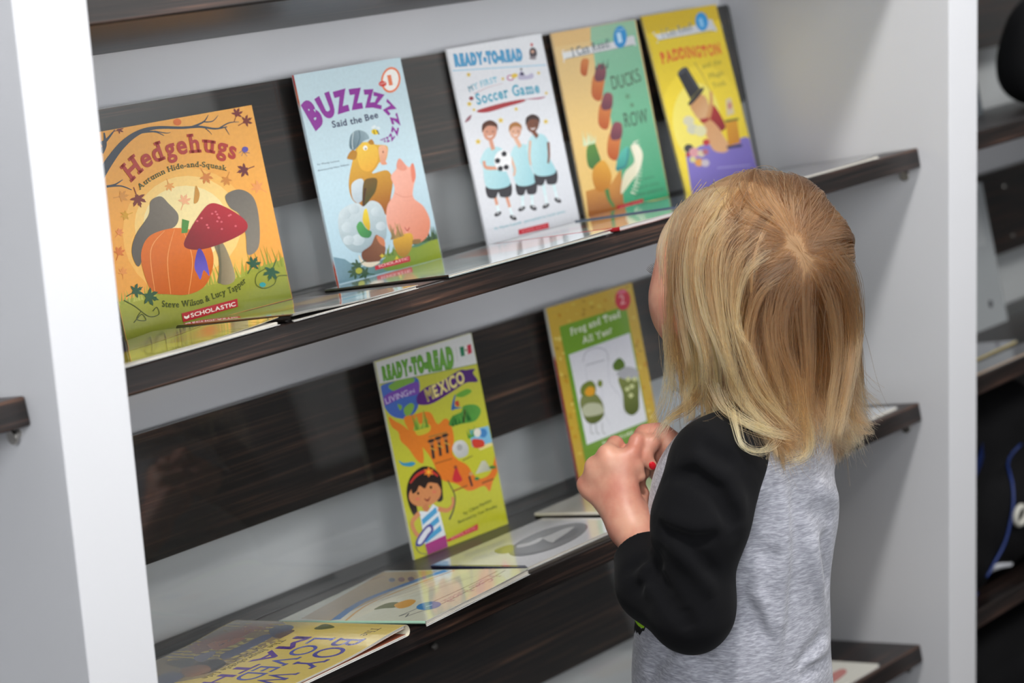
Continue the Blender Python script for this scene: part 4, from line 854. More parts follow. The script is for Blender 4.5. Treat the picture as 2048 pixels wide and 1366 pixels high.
lying_book('thick pale book lying flat behind the child’s clasped hands', 'middle', .7125, .008, .150, .172, 2.5, .0078, None, '#d2cdc0', None, 12, group=GM, spine_col='#cfcabd', spine_shade='#1c1b1a', page_mat=mat('white_pages', '#efece6', .7, noise=.04, scale=300))  # dark lower spine is the shadow below the left edge, put into colour
W, H = .18, .19; c = Cover(W, H, [(0, 0), (180, 0), (180, 190), (0, 190)]); c.blob([(30, 40), (120, 30), (150, 100), (60, 150)], '#9fb0b8'); c.poly([(0, 150), (180, 150), (180, 185), (0, 185)], '#c6ccd2')
lying_book('glossy white book lying at the right end of the middle shelf', 'middle', 1.037, .010, W, H, 0, .0034, c, '#d4d6da', None, 7, group=GM)
W, H = .17, .19; c = Cover(W, H, [(0, 0), (170, 0), (170, 190), (0, 190)]); c.blob([(60, 110), (130, 95), (140, 130), (70, 145)], '#d6a83a'); c.blob([(70, 150), (140, 146), (130, 165), (75, 170)], '#c8807a'); c.blob([(120, 90), (150, 80), (152, 100)], '#6a7a4a')
lying_book('white book with a yellow picture lying flat on the lowest shelf, beside the child’s hip', 'lower', .990, .004, W, H, 0, .0034, c, '#dedcd2', None, 7)

C.objects.unlink(Glyphs.ob); bpy.data.objects.remove(Glyphs.ob); bpy.data.curves.remove(Glyphs.cu)

# ---------------------------------------------------------------- smooth bodies: blended shapes meshed with surface nets
class Blend:
    def __init__(s): s.pr = []; s.ridges = []
    def cone(s, a, b, ra, rb, k=0.012, op=1):
        a, b = np.array(a, float), np.array(b, float); s.pr.append(('c', a, b, ra, rb, k, op)); return s
    def ell(s, c, r, k=0.012, op=1, R=None):
        s.pr.append(('e', np.array(c, float), np.array(r, float), R, 0, k, op)); return s
    def chain(s, pts, rad, k=0.012):
        for i in range(len(pts) - 1): s.cone(pts[i], pts[i + 1], rad[i], rad[i + 1], k)
        return s
    def ridge(s, pts, amp, wd): s.ridges.append((np.array(pts, float), amp, wd)); return s
    @staticmethod
    def seg(P, a, b):
        d = b - a; t = np.clip((P - a) @ d / max(1e-12, d @ d), 0, 1); return np.linalg.norm(P - a - t[:, None] * d, axis=1), t
    def prim(s, q, P):
        if q[0] == 'c':
            d, t = s.seg(P, q[1], q[2]); return d - (q[3] + (q[4] - q[3]) * t)
        p = P - q[1]
        if q[3] is not None: p = p @ q[3]
        k0 = np.linalg.norm(p / q[2], axis=1); k1 = np.linalg.norm(p / q[2] ** 2, axis=1)
        return np.where(k1 > 1e-9, k0 * (k0 - 1) / np.maximum(k1, 1e-9), -q[2].min())
    def __call__(s, P, pick=None, disp=True):
        d = np.full(len(P), 1.0)
        for q in (s.pr if pick is None else pick):
            e = s.prim(q, P); k = q[5]
            if q[6] > 0:
                h = np.maximum(k - np.abs(d - e), 0) / k; d = np.minimum(d, e) - h * h * k * 0.25
            else:
                h = np.maximum(k - np.abs(d + e), 0) / k; d = np.maximum(d, -e) + h * h * k * 0.25
        if disp:
            for pts, amp, wd in s.ridges:
                m = np.full(len(P), 9.0)
                c = pts.mean(0); rad = np.linalg.norm(pts - c, axis=1).max() + 3 * wd
                near = np.linalg.norm(P - c, axis=1) < rad
                if not near.any(): continue
                Q = P[near]; mm = np.full(len(Q), 9.0); tt = np.zeros(len(Q))
                n = len(pts) - 1
                for i in range(n):
                    e, t = s.seg(Q, pts[i], pts[i + 1]); b = e < mm; mm[b] = e[b]; tt[b] = (i + t[b]) / n
                fade = np.clip(np.minimum(tt, 1 - tt) * 4, 0.15, 1)
                d[near] -= amp * fade * np.exp(-(mm / wd) ** 2)
        return d
    def mesh(s, h, lo, hi, N=20, extra=None):
        lo, hi = np.array(lo, float), np.array(hi, float); nb = np.ceil((hi - lo) / (h * N)).astype(int)
        B = np.stack(np.meshgrid(*[np.arange(n) for n in nb], indexing='ij'), -1).reshape(-1, 3)
        cen = lo + (B + 0.5) * N * h; R = N * h * 0.87
        dc = s(cen, disp=False); B = B[np.abs(dc) < R * 1.35 + 0.012]; cen = lo + (B + 0.5) * N * h
        n = N + 3; g = np.arange(-1, N + 2); G = np.stack(np.meshgrid(g, g, g, indexing='ij'), -1).reshape(-1, 3)
        keys, pos, quads = [], [], []
        key = lambda I: ((I[:, 0] + 4) * 4096 + (I[:, 1] + 4)) * 4096 + (I[:, 2] + 4)
        for b, c in zip(B, cen):
            pick = [q for q in s.pr if s.prim(q, c[None])[0] < R * 1.6 + q[5] + 0.02]
            if not pick: continue
            P = lo + (G + b * N) * h; v = s(P, pick)
            if extra is not None: v = extra(P, v)
            V = v.reshape(n, n, n); S = V < 0
            if S.all() or not S.any(): continue
            sub = [S[i:i + n - 1, j:j + n - 1, k:k + n - 1] for i in (0, 1) for j in (0, 1) for k in (0, 1)]
            act = np.zeros_like(sub[0]); al = np.ones_like(sub[0])
            for x in sub: act |= x; al &= x
            act &= ~al; I = np.argwhere(act)
            acc = np.zeros((len(I), 3)); cnt = np.zeros(len(I))
            co = [(i, j, k) for i in (0, 1) for j in (0, 1) for k in (0, 1)]
            for a in range(8):
                for e in range(a + 1, 8):
                    df = np.array(co[e]) - np.array(co[a])
                    if np.abs(df).sum() != 1 or df.min() < 0: continue
                    va = V[I[:, 0] + co[a][0], I[:, 1] + co[a][1], I[:, 2] + co[a][2]]; vb = V[I[:, 0] + co[e][0], I[:, 1] + co[e][1], I[:, 2] + co[e][2]]
                    m = (va < 0) != (vb < 0); t = np.where(m, va / np.where(m, va - vb, 1), 0)
                    acc[m] += (np.array(co[a]) + t[:, None] * df)[m]; cnt[m] += 1
            w = acc / cnt[:, None]; gi = I - 1 + b * N
            keys.append(key(gi)); pos.append(lo + (gi + w) * h)
            for ax in range(3):
                o = [1, 2] if ax == 0 else [0, 2] if ax == 1 else [0, 1]
                sl = [slice(1, N + 1)] * 3; s2 = list(sl); s2[ax] = slice(2, N + 2)
                A = S[tuple(sl)]; E = S[tuple(s2)]; J = np.argwhere(A != E)
                if not len(J): continue
                ins = A[tuple(J.T)]; J = J + b * N
                q = []
                for (x, y) in ((-1, -1), (0, -1), (0, 0), (-1, 0)):
                    K = J.copy(); K[:, o[0]] += x; K[:, o[1]] += y; q.append(key(K))
                q = np.stack(q, 1); flip = ins if ax != 1 else ~ins
                q[~flip] = q[~flip][:, ::-1]; quads.append(q)
        keys = np.concatenate(keys); pos = np.concatenate(pos); quads = np.concatenate(quads)
        u, ix = np.unique(keys, return_index=True); V = pos[ix]; Q = np.searchsorted(u, quads)
        return V, Q

def rotx(a): c, s = math.cos(a), math.sin(a); return np.array([[1, 0, 0], [0, c, -s], [0, s, c]])
def rotz(a): c, s = math.cos(a), math.sin(a); return np.array([[c, -s, 0], [s, c, 0], [0, 0, 1]])

# ---------------------------------------------------------------- the child: all points in metres, z measured like the shelves
HC = np.array((0.595, -0.177, 0.036)); HR_ = rotz(0.05) @ rotx(0.0)        # head centre and its tilt
def hp(x, y, z): return HC + HR_ @ np.array((x, y, z))
body = Blend()
for c_, r_, k_ in (((0, -0.012, 0.020), (0.069, 0.083, 0.076), .01), ((0, 0.028, -0.03), (0.056, 0.053, 0.066), .03), ((-0.037, 0.044, -0.020), (0.031, 0.036, 0.042), .03), ((0.037, 0.044, -0.020), (0.031, 0.036, 0.042), .03),
                   ((0, 0.062, -0.082), (0.02, 0.017, 0.014), .03), ((0, 0.044, 0.03), (0.05, 0.03, 0.03), .03)):
    body.ell(hp(*c_), r_, k_, R=HR_)
body.cone(hp(0, 0.078, -0.008), hp(0, 0.091, -0.030), 0.006, 0.0085, .012); body.ell(hp(-.009, .084, -.034), (.006, .006, .005), .006, R=HR_); body.ell(hp(.009, .084, -.034), (.006, .006, .005), .006, R=HR_)
for sx in (-1, 1):
    body.ell(hp(sx * .028, .083, .002), (.014, .010, .009), .012, -1, HR_)
    body.ell(hp(sx * .0665, -.006, -.012), (.0065, .015, .024), .008, R=HR_); body.ell(hp(sx * .073, -.002, -.010), (.004, .009, .015), .006, -1, HR_)
body.ell(hp(0, .081, -.053), (.017, .007, .0045), .005, R=HR_); body.ell(hp(0, .079, -.062), (.014, .007, .005), .005, R=HR_)
NB = np.array((0.590, -0.212, -0.120))
body.cone(hp(0, -0.022, -0.06), NB, 0.038, 0.036, .03)
TORSO = [((0.581, -0.183, -0.195), (0.082, 0.073, 0.088)), ((0.561, -0.172, -0.305), (0.076, 0.064, 0.09)), ((0.558, -0.176, -0.40), (0.077, 0.063, 0.075))]
for c_, r_ in TORSO: body.ell(c_, r_, .05)
SHL, SHR = np.array((0.502, -0.208, -0.118)), np.array((0.664, -0.192, -0.118))
ELL_, WRL = np.array((0.4535, -0.212, -0.262)), np.array((0.494, -0.105, -0.199))
ELR, WRR = np.array((0.676, -0.130, -0.240)), np.array((0.576, -0.088, -0.160))
body.cone(NB, SHL, .03, .036, .03).cone(NB, SHR, .03, .036, .03)
body.chain([SHL, ELL_, WRL], [.033, .026, .0205], .015).chain([SHR, ELR, WRR], [.033, .026, .019], .015)
def fingers(wr, kn, n, h, curl, lens, rads, thumb, trad):
    """palm from wrist to four knuckles, then unequal bent fingers"""
    for K in kn: body.cone(wr, K, 0.0165, 0.0086, .010)
    for i in range(3): body.cone(np.array(kn[i]) * .9 + np.array(wr) * .1, np.array(kn[i + 1]) * .9 + np.array(wr) * .1, .0095, .0095, .010)
    for K, cu, L, r in zip(kn, curl, lens, rads):
        p = np.array(K, float); a = cu[0]
        for j in range(3):
            d = math.cos(a) * h + math.sin(a) * n; q = p + d * L[j]
            body.cone(p, q, r * (1 - .07 * j), r * (.93 - .08 * j), .003 if j else .004); p = q
            if j < 2: a += cu[j + 1]
    body.chain(thumb, trad, .007)
unit = lambda v: np.array(v, float) / np.linalg.norm(v)
KL = [np.array(p) for p in ((.5125, -.0865, -.1385), (.5035, -.0715, -.1345), (.4985, -.0590, -.1475), (.4945, -.0500, -.1670))]
hL = unit(KL[1] - WRL); nL = unit(np.array((.93, .23, -.27)) - hL * (np.array((.93, .23, -.27)) @ hL))
fingers(WRL, KL, nL, hL, [(1.25, 1.25, .7), (1.2, 1.3, .7), (1.25, 1.3, .7), (1.3, 1.3, .7)], [(.024, .015, .012), (.026, .017, .013), (.024, .015, .012), (.019, .012, .010)], (.0085, .0088, .0083, .0075),
        [(.5081, -.1012, -.1907), (.5291, -.0868, -.1813), (.5354, -.0771, -.1692), (.5342, -.0721, -.1593)], [.013, .010, .0085, .007])
KR = [np.array(p) for p in ((.5525, -.0800, -.1270), (.5600, -.0930, -.1270), (.5640, -.1040, -.1360), (.5640, -.1120, -.1490))]
for K in KR: body.cone(WRR, K, .015, .0088, .014)
for i in range(3): body.cone(KR[i], KR[i + 1], .0092, .009, .01)
body.chain([KR[0], (.5299, -.0883, -.1262), (.5186, -.0915, -.1345), (.5176, -.0962, -.1463), (.5188, -.0998, -.1567)], [.0088, .0080, .0074, .0066, .0054], .004)
body.chain([KR[1], (.5406, -.0972, -.1286), (.5300, -.0965, -.1403), (.5330, -.1025, -.1483)], [.0086, .0080, .0070, .0056], .004)
body.chain([KR[2], (.5530, -.1200, -.1440), (.5420, -.1230, -.1560), (.5460, -.1200, -.1680)], [.0084, .008, .0072, .006], .004)
body.chain([KR[3], (.5480, -.1250, -.1620), (.5330, -.1220, -.1740), (.5310, -.1130, -.1800)], [.0076, .007, .0065, .0055], .004)
body.chain([(.566, -.078, -.150), (.551, -.066, -.156), (.535, -.066, -.162), (.524, -.068, -.166)], [.012, .010, .0085, .007], .007)
HIPZ = -0.43
for sx in (-1, 1):
    a = np.array((0.558 + sx * .042, -.178, HIPZ)); body.chain([a, a + (sx * .006, .012, -.165), a + (sx * .008, -.004, -.355)], [.056, .042, .028], .03)

shirt = Blend()
for (c_, r_), g in zip(TORSO, (.012, .016, .019)): shirt.ell(c_, np.array(r_) + g, .06)
shirt.cone(np.array((0.560, -.174, -.33)), np.array((0.558, -.176, -.432)), .079, .083, .05)
shirt.cone((.592, -.216, -.105), (.655, -.195, -.128), .038, .04, .03); shirt.cone((.588, -.214, -.108), (.52, -.205, -.13), .038, .042, .03)
shirt.ell((0.572, -.160, -.185), (.064, .056, .080), .04)
HEM = -0.424
sleeveL = Blend(); CUL = np.array((0.4815, -.128, -.2175))
sleeveL.chain([(.545, -.212, -.098), (.502, -.208, -.120), (.472, -.210, -.165), (.4545, -.210, -.249), (.463, -.160, -.238), CUL], [.030, .041, .0415, .036, .033, .028], .022)
sleeveR = Blend(); CUR = np.array((.584, -.093, -.169))
sleeveR.chain([(.628, -.205, -.100), (.664, -.188, -.120), (.676, -.165, -.165), (.680, -.132, -.238), CUR], [.030, .037, .037, .034, .027], .022)
sleeveL.ridge([[0.451, -0.1893, -0.1224], [0.4528, -0.2192, -0.114], [0.4584, -0.2425, -0.1289], [0.4602, -0.2529, -0.149], [0.4639, -0.2563, -0.1668]], -0.0116, 0.008)
sleeveL.ridge([[0.4584, -0.1904, -0.1097], [0.4589, -0.2178, -0.1034], [0.4679, -0.2435, -0.1185], [0.4728, -0.2528, -0.1383], [0.4756, -0.2568, -0.16]], 0.0070, 0.011)
sleeveL.ridge([[0.4289, -0.1918, -0.1593], [0.4249, -0.2131, -0.1649], [0.4312, -0.2339, -0.1693], [0.4509, -0.252, -0.1638]], -0.0070, 0.007)
sleeveL.ridge([[0.4317, -0.1925, -0.1479], [0.4268, -0.2167, -0.1537], [0.4353, -0.2386, -0.158], [0.4551, -0.2521, -0.1525]], 0.0039, 0.009)
sleeveL.ridge([[0.4247, -0.206, -0.1697], [0.4282, -0.227, -0.1862], [0.4381, -0.2402, -0.2087], [0.443, -0.2472, -0.2273]], 0.0062, 0.008)
sleeveL.ridge([[0.4252, -0.2174, -0.1651], [0.4349, -0.2378, -0.187], [0.449, -0.2466, -0.2123]], -0.0047, 0.008)
sleeveL.ridge([[0.4258, -0.1997, -0.1835], [0.4297, -0.1872, -0.2071], [0.418, -0.2118, -0.2248], [0.4179, -0.2286, -0.2429]], -0.0101, 0.008)
sleeveL.ridge([[0.4379, -0.1759, -0.2022], [0.4297, -0.1735, -0.2151], [0.4173, -0.1973, -0.2329]], 0.0047, 0.008)
sleeveL.ridge([[0.4307, -0.1474, -0.2212], [0.4365, -0.1597, -0.2093], [0.4313, -0.1869, -0.1855]], -0.0043, 0.006)
sleeveL.ridge([[0.4236, -0.163, -0.2354], [0.4262, -0.1786, -0.2203], [0.4264, -0.1921, -0.2099]], -0.0043, 0.006)
sleeveL.ridge([[0.4197, -0.2271, -0.2316], [0.4216, -0.2351, -0.2534]], -0.0047, 0.007)
sleeveL.ridge([[0.47, -0.2144, -0.0868], [0.4685, -0.2296, -0.0958], [0.4835, -0.2492, -0.1083]], -0.0039, 0.009)
shirt.ridge([[0.5402, -0.2506, -0.1113], [0.5398, -0.2554, -0.157], [0.5349, -0.2588, -0.2044], [0.5293, -0.2568, -0.2584], [0.5247, -0.2571, -0.2821], [0.5127, -0.2583, -0.327]], 0.0062, 0.0085)
shirt.ridge([[0.5575, -0.2571, -0.1271], [0.5506, -0.2619, -0.1787], [0.5475, -0.2629, -0.2326], [0.5381, -0.2615, -0.2805]], -0.0039, 0.01)
shirt.ridge([[0.5883, -0.2672, -0.1963], [0.5969, -0.2653, -0.2272], [0.6109, -0.256, -0.2729]], -0.0085, 0.01)
shirt.ridge([[0.5699, -0.2669, -0.1934], [0.5746, -0.2669, -0.225], [0.5905, -0.2624, -0.2772]], 0.0054, 0.009)
shirt.ridge([[0.4995, -0.2362, -0.2433], [0.5059, -0.2447, -0.2686], [0.5129, -0.2538, -0.295]], -0.0070, 0.008)
shirt.ridge([[0.5065, -0.2424, -0.2341], [0.5168, -0.2512, -0.2656], [0.5213, -0.2571, -0.291]], 0.0047, 0.008)
shirt.ridge([[0.6006, -0.2607, -0.3044], [0.5595, -0.2687, -0.3142], [0.5341, -0.2666, -0.3314]], -0.0070, 0.0075)
shirt.ridge([[0.6138, -0.2563, -0.3389], [0.5615, -0.2698, -0.3301], [0.536, -0.2674, -0.3355]], -0.0062, 0.007)
shirt.ridge([[0.6112, -0.2571, -0.3246], [0.5582, -0.2694, -0.3238], [0.5351, -0.267, -0.3332]], 0.0047, 0.006)
shirt.ridge([[0.4644, -0.1806, -0.2904], [0.4597, -0.165, -0.3132], [0.4609, -0.1454, -0.3395]], -0.0070, 0.009)
shirt.ridge([[0.466, -0.1972, -0.297], [0.4715, -0.2163, -0.3094], [0.4744, -0.2253, -0.3259]], -0.0047, 0.009)
shirt.ridge([[0.5075, -0.2401, -0.1901], [0.5173, -0.2497, -0.206], [0.5304, -0.2572, -0.2134]], -0.0047, 0.009)
shirt.ridge([[0.5774, -0.2598, -0.1469], [0.6021, -0.2623, -0.1659], [0.6337, -0.2548, -0.184]], 0.0047, 0.01)
shirt.ridge([[0.5641, -0.2629, -0.1675], [0.5915, -0.2664, -0.1847], [0.6151, -0.2626, -0.1975]], -0.0039, 0.009)
shirt.ridge([[0.4968, -0.2302, -0.2038], [0.4978, -0.2341, -0.2382], [0.4973, -0.2391, -0.2771]], -0.0047, 0.01)
# ---------------------------------------------------------------- the child as a figure
ORG = np.array((0.565, -0.188, -FLOOR))
child = tag(empty('child', (ORG[0], ORG[1], 0)), 'blond child seen from behind in a grey shirt with black sleeves, hands clasped', 'person')
def surf(name, V, Q, m, parent, off=True):
    me = bpy.data.meshes.new(name); V = V - ORG if off else V
    me.vertices.add(len(V)); me.vertices.foreach_set('co', V.astype(np.float32).ravel())
    me.loops.add(Q.size); me.loops.foreach_set('vertex_index', Q.astype(np.int32).ravel())
    me.polygons.add(len(Q)); me.polygons.foreach_set('loop_start', np.arange(0, Q.size, 4, dtype=np.int32)); me.polygons.foreach_set('loop_total', np.full(len(Q), 4, np.int32))
    me.update(); me.validate()
    return link(name, me, m, parent, True)

def skin_mat():
    m, nt, b = new_mat('child_skin')
    tc = nt.nodes.new('ShaderNodeTexCoord'); nz = nt.nodes.new('ShaderNodeTexNoise'); nz.inputs['Scale'].default_value = 38; nz.inputs['Detail'].default_value = 4
    nt.links.new(tc.outputs['Object'], nz.inputs['Vector'])
    cr = nt.nodes.new('ShaderNodeValToRGB'); e = cr.color_ramp.elements
    e[0].position = .35; e[0].color = lin('#cf9a82'); e[1].position = .68; e[1].color = lin('#be7c69')
    nt.links.new(nz.outputs['Fac'], cr.inputs['Fac']); nt.links.new(cr.outputs['Color'], b.inputs['Base Color'])
    b.inputs['Roughness'].default_value = .48; b.inputs['Subsurface Weight'].default_value = .25; b.inputs['Subsurface Radius'].default_value = (1, .35, .2); b.inputs['Subsurface Scale'].default_value = .004
    n2 = nt.nodes.new('ShaderNodeTexNoise'); n2.inputs['Scale'].default_value = 900; nt.links.new(tc.outputs['Object'], n2.inputs['Vector'])
    bp = nt.nodes.new('ShaderNodeBump'); bp.inputs['Strength'].default_value = .12; bp.inputs['Distance'].default_value = .0004; nt.links.new(n2.outputs['Fac'], bp.inputs['Height']); nt.links.new(bp.outputs['Normal'], b.inputs['Normal'])
    return m
M_SKIN = skin_mat()
def heather():
    m, nt, b = new_mat('heather_grey_jersey')
    tc = nt.nodes.new('ShaderNodeTexCoord'); outs = []
    for sc, s in (((150, 150, 900), 1.0), ((40, 40, 230), 1.7)):
        mp = nt.nodes.new('ShaderNodeMapping'); mp.inputs['Scale'].default_value = sc; mp.inputs['Rotation'].default_value = (0.12, -0.16, 0)
        nz = nt.nodes.new('ShaderNodeTexNoise'); nz.inputs['Scale'].default_value = s; nz.inputs['Detail'].default_value = 4; nz.inputs['Distortion'].default_value = .4
        nt.links.new(tc.outputs['Object'], mp.inputs['Vector']); nt.links.new(mp.outputs['Vector'], nz.inputs['Vector']); outs.append(nz)
    ma = nt.nodes.new('ShaderNodeMath'); ma.operation = 'MULTIPLY_ADD'; ma.inputs[1].default_value = .6
    nt.links.new(outs[1].outputs['Fac'], ma.inputs[0]); nt.links.new(outs[0].outputs['Fac'], ma.inputs[2])
    cr = nt.nodes.new('ShaderNodeValToRGB'); e = cr.color_ramp.elements
    e[0].position = .58; e[0].color = lin('#80818a'); e[1].position = 1.0; e[1].color = lin('#b4b5be'); x = e.new(.80); x.color = lin('#999aa4')
    nt.links.new(ma.outputs[0], cr.inputs['Fac']); nt.links.new(cr.outputs['Color'], b.inputs['Base Color'])
    b.inputs['Roughness'].default_value = .9; b.inputs['Sheen Weight'].default_value = .25; b.inputs['Sheen Roughness'].default_value = .5
    return m
M_HEATH = heather()
M_BLACK = mat('black_jersey', '#08080b', .95, noise=.25, scale=420); 
_b = M_BLACK.node_tree.nodes['Principled BSDF']; _b.inputs['Sheen Weight'].default_value = .02; _b.inputs['Specular IOR Level'].default_value = .2

V, Q = body.mesh(.0018, (.40, -.36, -.82), (.78, .0, .16), 22)
bodyo = surf('body', V, Q, M_SKIN, child)
_t = lambda k: (hp(*k) - ORG)
# eyes, brows, lashes
for sx in (-1, 1):
    e = bmesh.new(); bmesh.ops.create_uvsphere(e, u_segments=24, v_segments=16, radius=.0098)
    R4 = Matrix([[*HR_[i], 0] for i in range(3)] + [[0, 0, 0, 1]])
    for f in e.faces:
        d = f.calc_center_median().normalized(); c_ = d.dot(Vector((0, .96, .1)).normalized()); f.material_index = 2 if c_ > .96 else 1 if c_ > .84 else 0
    bmesh.ops.transform(e, matrix=Matrix.Translation(_t((sx * .029, .0700, .003))) @ R4, verts=e.verts)
    link('eye', e, [mat('eye_white', '#e8e4e0', .2), mat('iris', '#5a7894', .2), mat('pupil', '#0c0c0e', .1)], bodyo, True)
    lb = bmesh.new()
    for i in range(13):
        a = (i - 6) / 6; p0 = _t((sx * (.029 + .0115 * a), .0800 - .0035 * a * a, .0075 - .003 * a * a)); p1 = _t((sx * (.031 + .0165 * a), .0865 - .004 * a * a, .0125 - .002 * a * a))
        tube_bm([p0, (np.array(p0) + p1) / 2 + np.array((0, .001, -.001)), p1], [.00035, .0003, .00012], 5, lb)
    link('eyelashes', lb, mat('lash_brown', '#3a2a20', .6), bodyo, True)
    link('eyebrow', tube_bm([_t((sx * (.014 + .006 * i), .0815 - .0013 * i - .0006 * i * i, .0235 + .0012 * i - .0006 * i * i)) for i in range(5)], [.0009, .0017, .0018, .0014, .0006], 8), mat('brow_blond', '#a98a60', .8), bodyo, True)
lp = bmesh.new(); tube_bm([_t((x, .0862 - x * x * 16, -.0570 + x * x * 6)) for x in np.linspace(-.0165, .0165, 9)], [.0005, .0012, .0018, .0021, .0019, .0021, .0018, .0012, .0005], 8, lp)
tube_bm([_t((x, .0850 - x * x * 16, -.0622 + x * x * 10)) for x in np.linspace(-.0145, .0145, 9)], [.0005, .0016, .0024, .0027, .0028, .0027, .0024, .0016, .0005], 8, lp)
link('lips', lp, mat('lip_pink', '#c06a64', .4), bodyo, True)
# fingernails of the hands; the visible one is painted red
def nail(p, d, n, r, m, nm='fingernail'):
    d, n = Vector(d).normalized(), Vector(n).normalized(); s_ = d.cross(n).normalized(); n = s_.cross(d); b = bmesh.new()
    bmesh.ops.create_uvsphere(b, u_segments=14, v_segments=10, radius=1.0)
    M4 = Matrix(((s_.x, d.x, n.x, 0), (s_.y, d.y, n.y, 0), (s_.z, d.z, n.z, 0), (0, 0, 0, 1)))
    bmesh.ops.transform(b, matrix=Matrix.Translation(Vector(np.array(p) - ORG)) @ M4 @ Matrix.Diagonal((r * .75, r, r * .35, 1)), verts=b.verts)
    return link(nm, b, m, bodyo, True)
M_NAIL = mat('natural_nail', '#cf9482', .35); M_RED = mat('red_nail_polish', '#d01a28', .2)
CAMV = np.array((-.70, -.67, .25))
nail(np.array((.5188, -.0998, -.1560)) + CAMV * .0040, (0, -.2, -1), CAMV, .0034, M_NAIL)
tag(nail(np.array((.5335, -.1030, -.1487)) + CAMV * .0046, (.4, -.1, -.9), CAMV, .0047, M_RED), 'red painted fingernail')

# ---- clothes
def fold_noise(P, v, amp=.0016, f=60):
    x, y, z = P[:, 0], P[:, 1], P[:, 2]
    return v + amp * (np.sin(f * (z * 1.0 + .5 * x) + 3 * np.sin(22 * x + 9 * y)) * np.sin(31 * x - 17 * y + 12 * z) )
def shirt_cut(P, v):
    v = fold_noise(P, v, .0016, 46)
    return np.maximum(v, (HEM + .046 * np.clip((P[:, 0] - .58) / .06, 0, 1) + .003 * np.sin(30 * P[:, 0] + 18 * P[:, 1])) - P[:, 2])
V, Q = shirt.mesh(.0026, (.40, -.34, -.47), (.76, .0, -.03), 22, shirt_cut)
shirto = surf('shirt', V, Q, M_HEATH, child)
def cuff_cut(p, d): 
    p, d = np.array(p), unit(d)
    def f(P, v):
        v = fold_noise(P, v, .0009, 70); far = np.linalg.norm(P - p, axis=1) < .055
        return np.where(far, np.maximum(v, (P - p) @ d), v)
    return f
V, Q = sleeveL.mesh(.0018, (.38, -.30, -.33), (.60, -.05, -.03), 22, cuff_cut(CUL, CUL - np.array((.463, -.160, -.238))))
so = surf('sleeve', V, Q, M_BLACK, shirto, True); tag(so, 'black left sleeve')
V, Q = sleeveR.mesh(.0026, (.55, -.28, -.33), (.76, -.03, -.03), 22, cuff_cut(CUR, CUR - np.array((.680, -.132, -.238))))
so2 = surf('sleeve', V, Q, M_BLACK, shirto, True); tag(so2, 'black right sleeve')
# parts of parts stand at the child's origin
col = bmesh.new(); tube_bm([(NB[0] - ORG[0] + .041 * math.cos(a), NB[1] - ORG[1] + .041 * math.sin(a), NB[2] - ORG[2] + .014 - .012 * math.sin(a)) for a in np.linspace(0, 2 * math.pi, 33)], .0045, 10, col)
link('collar', col, M_BLACK, shirto, True)
# lime and black print low on the shirt front
def front_y(x, z):
    lo_, hi_ = -.19, .05
    for _ in range(30):
        m_ = (lo_ + hi_) / 2
        if shirt_cut(np.array([[x, m_, z]]), shirt(np.array([[x, m_, z]])))[0] < 0: lo_ = m_
        else: hi_ = m_
    return lo_
def print_patch(pts, lift, m, nm):
    pts = catmull(pts, 5, True); cx = sum(p[0] for p in pts) / len(pts); cz = sum(p[1] for p in pts) / len(pts); b = bmesh.new(); rows = []
    for k in np.linspace(0, 1, 7):
        rows.append([b.verts.new((x - ORG[0], front_y(x, z + PZ) + lift - ORG[1], z + PZ - ORG[2])) for x, z in ((cx + (p[0] - cx) * max(k, .02), cz + (p[1] - cz) * max(k, .02)) for p in pts)])
    for r0, r1 in zip(rows, rows[1:]):
        for i in range(len(pts)): b.faces.new((r0[i], r0[(i + 1) % len(pts)], r1[(i + 1) % len(pts)], r1[i]))
    return link(nm, b, m, shirto, True)
PZ = -0.0038
print_patch([(.4690, -.2885), (.4715, -.2805), (.485, -.274), (.53, -.266), (.58, -.266), (.625, -.276), (.640, -.288), (.620, -.298), (.605, -.309), (.592, -.298), (.572, -.311), (.555, -.299), (.535, -.310), (.518, -.298), (.503, -.307), (.492, -.2955), (.4845, -.303), (.4800, -.2935), (.4768, -.2985), (.4742, -.2925), (.4718, -.2965), (.4702, -.2905)], .0012, mat('print_black', '#101014', .7), 'print')
print_patch([(.4695, -.2862), (.4725, -.2815), (.487, -.2765), (.535, -.270), (.585, -.271), (.620, -.279), (.632, -.287), (.605, -.2935), (.555, -.2945), (.505, -.2925), (.482, -.2895), (.4735, -.2885)], .0020, mat('print_lime', '#a6e028', .6), 'print')

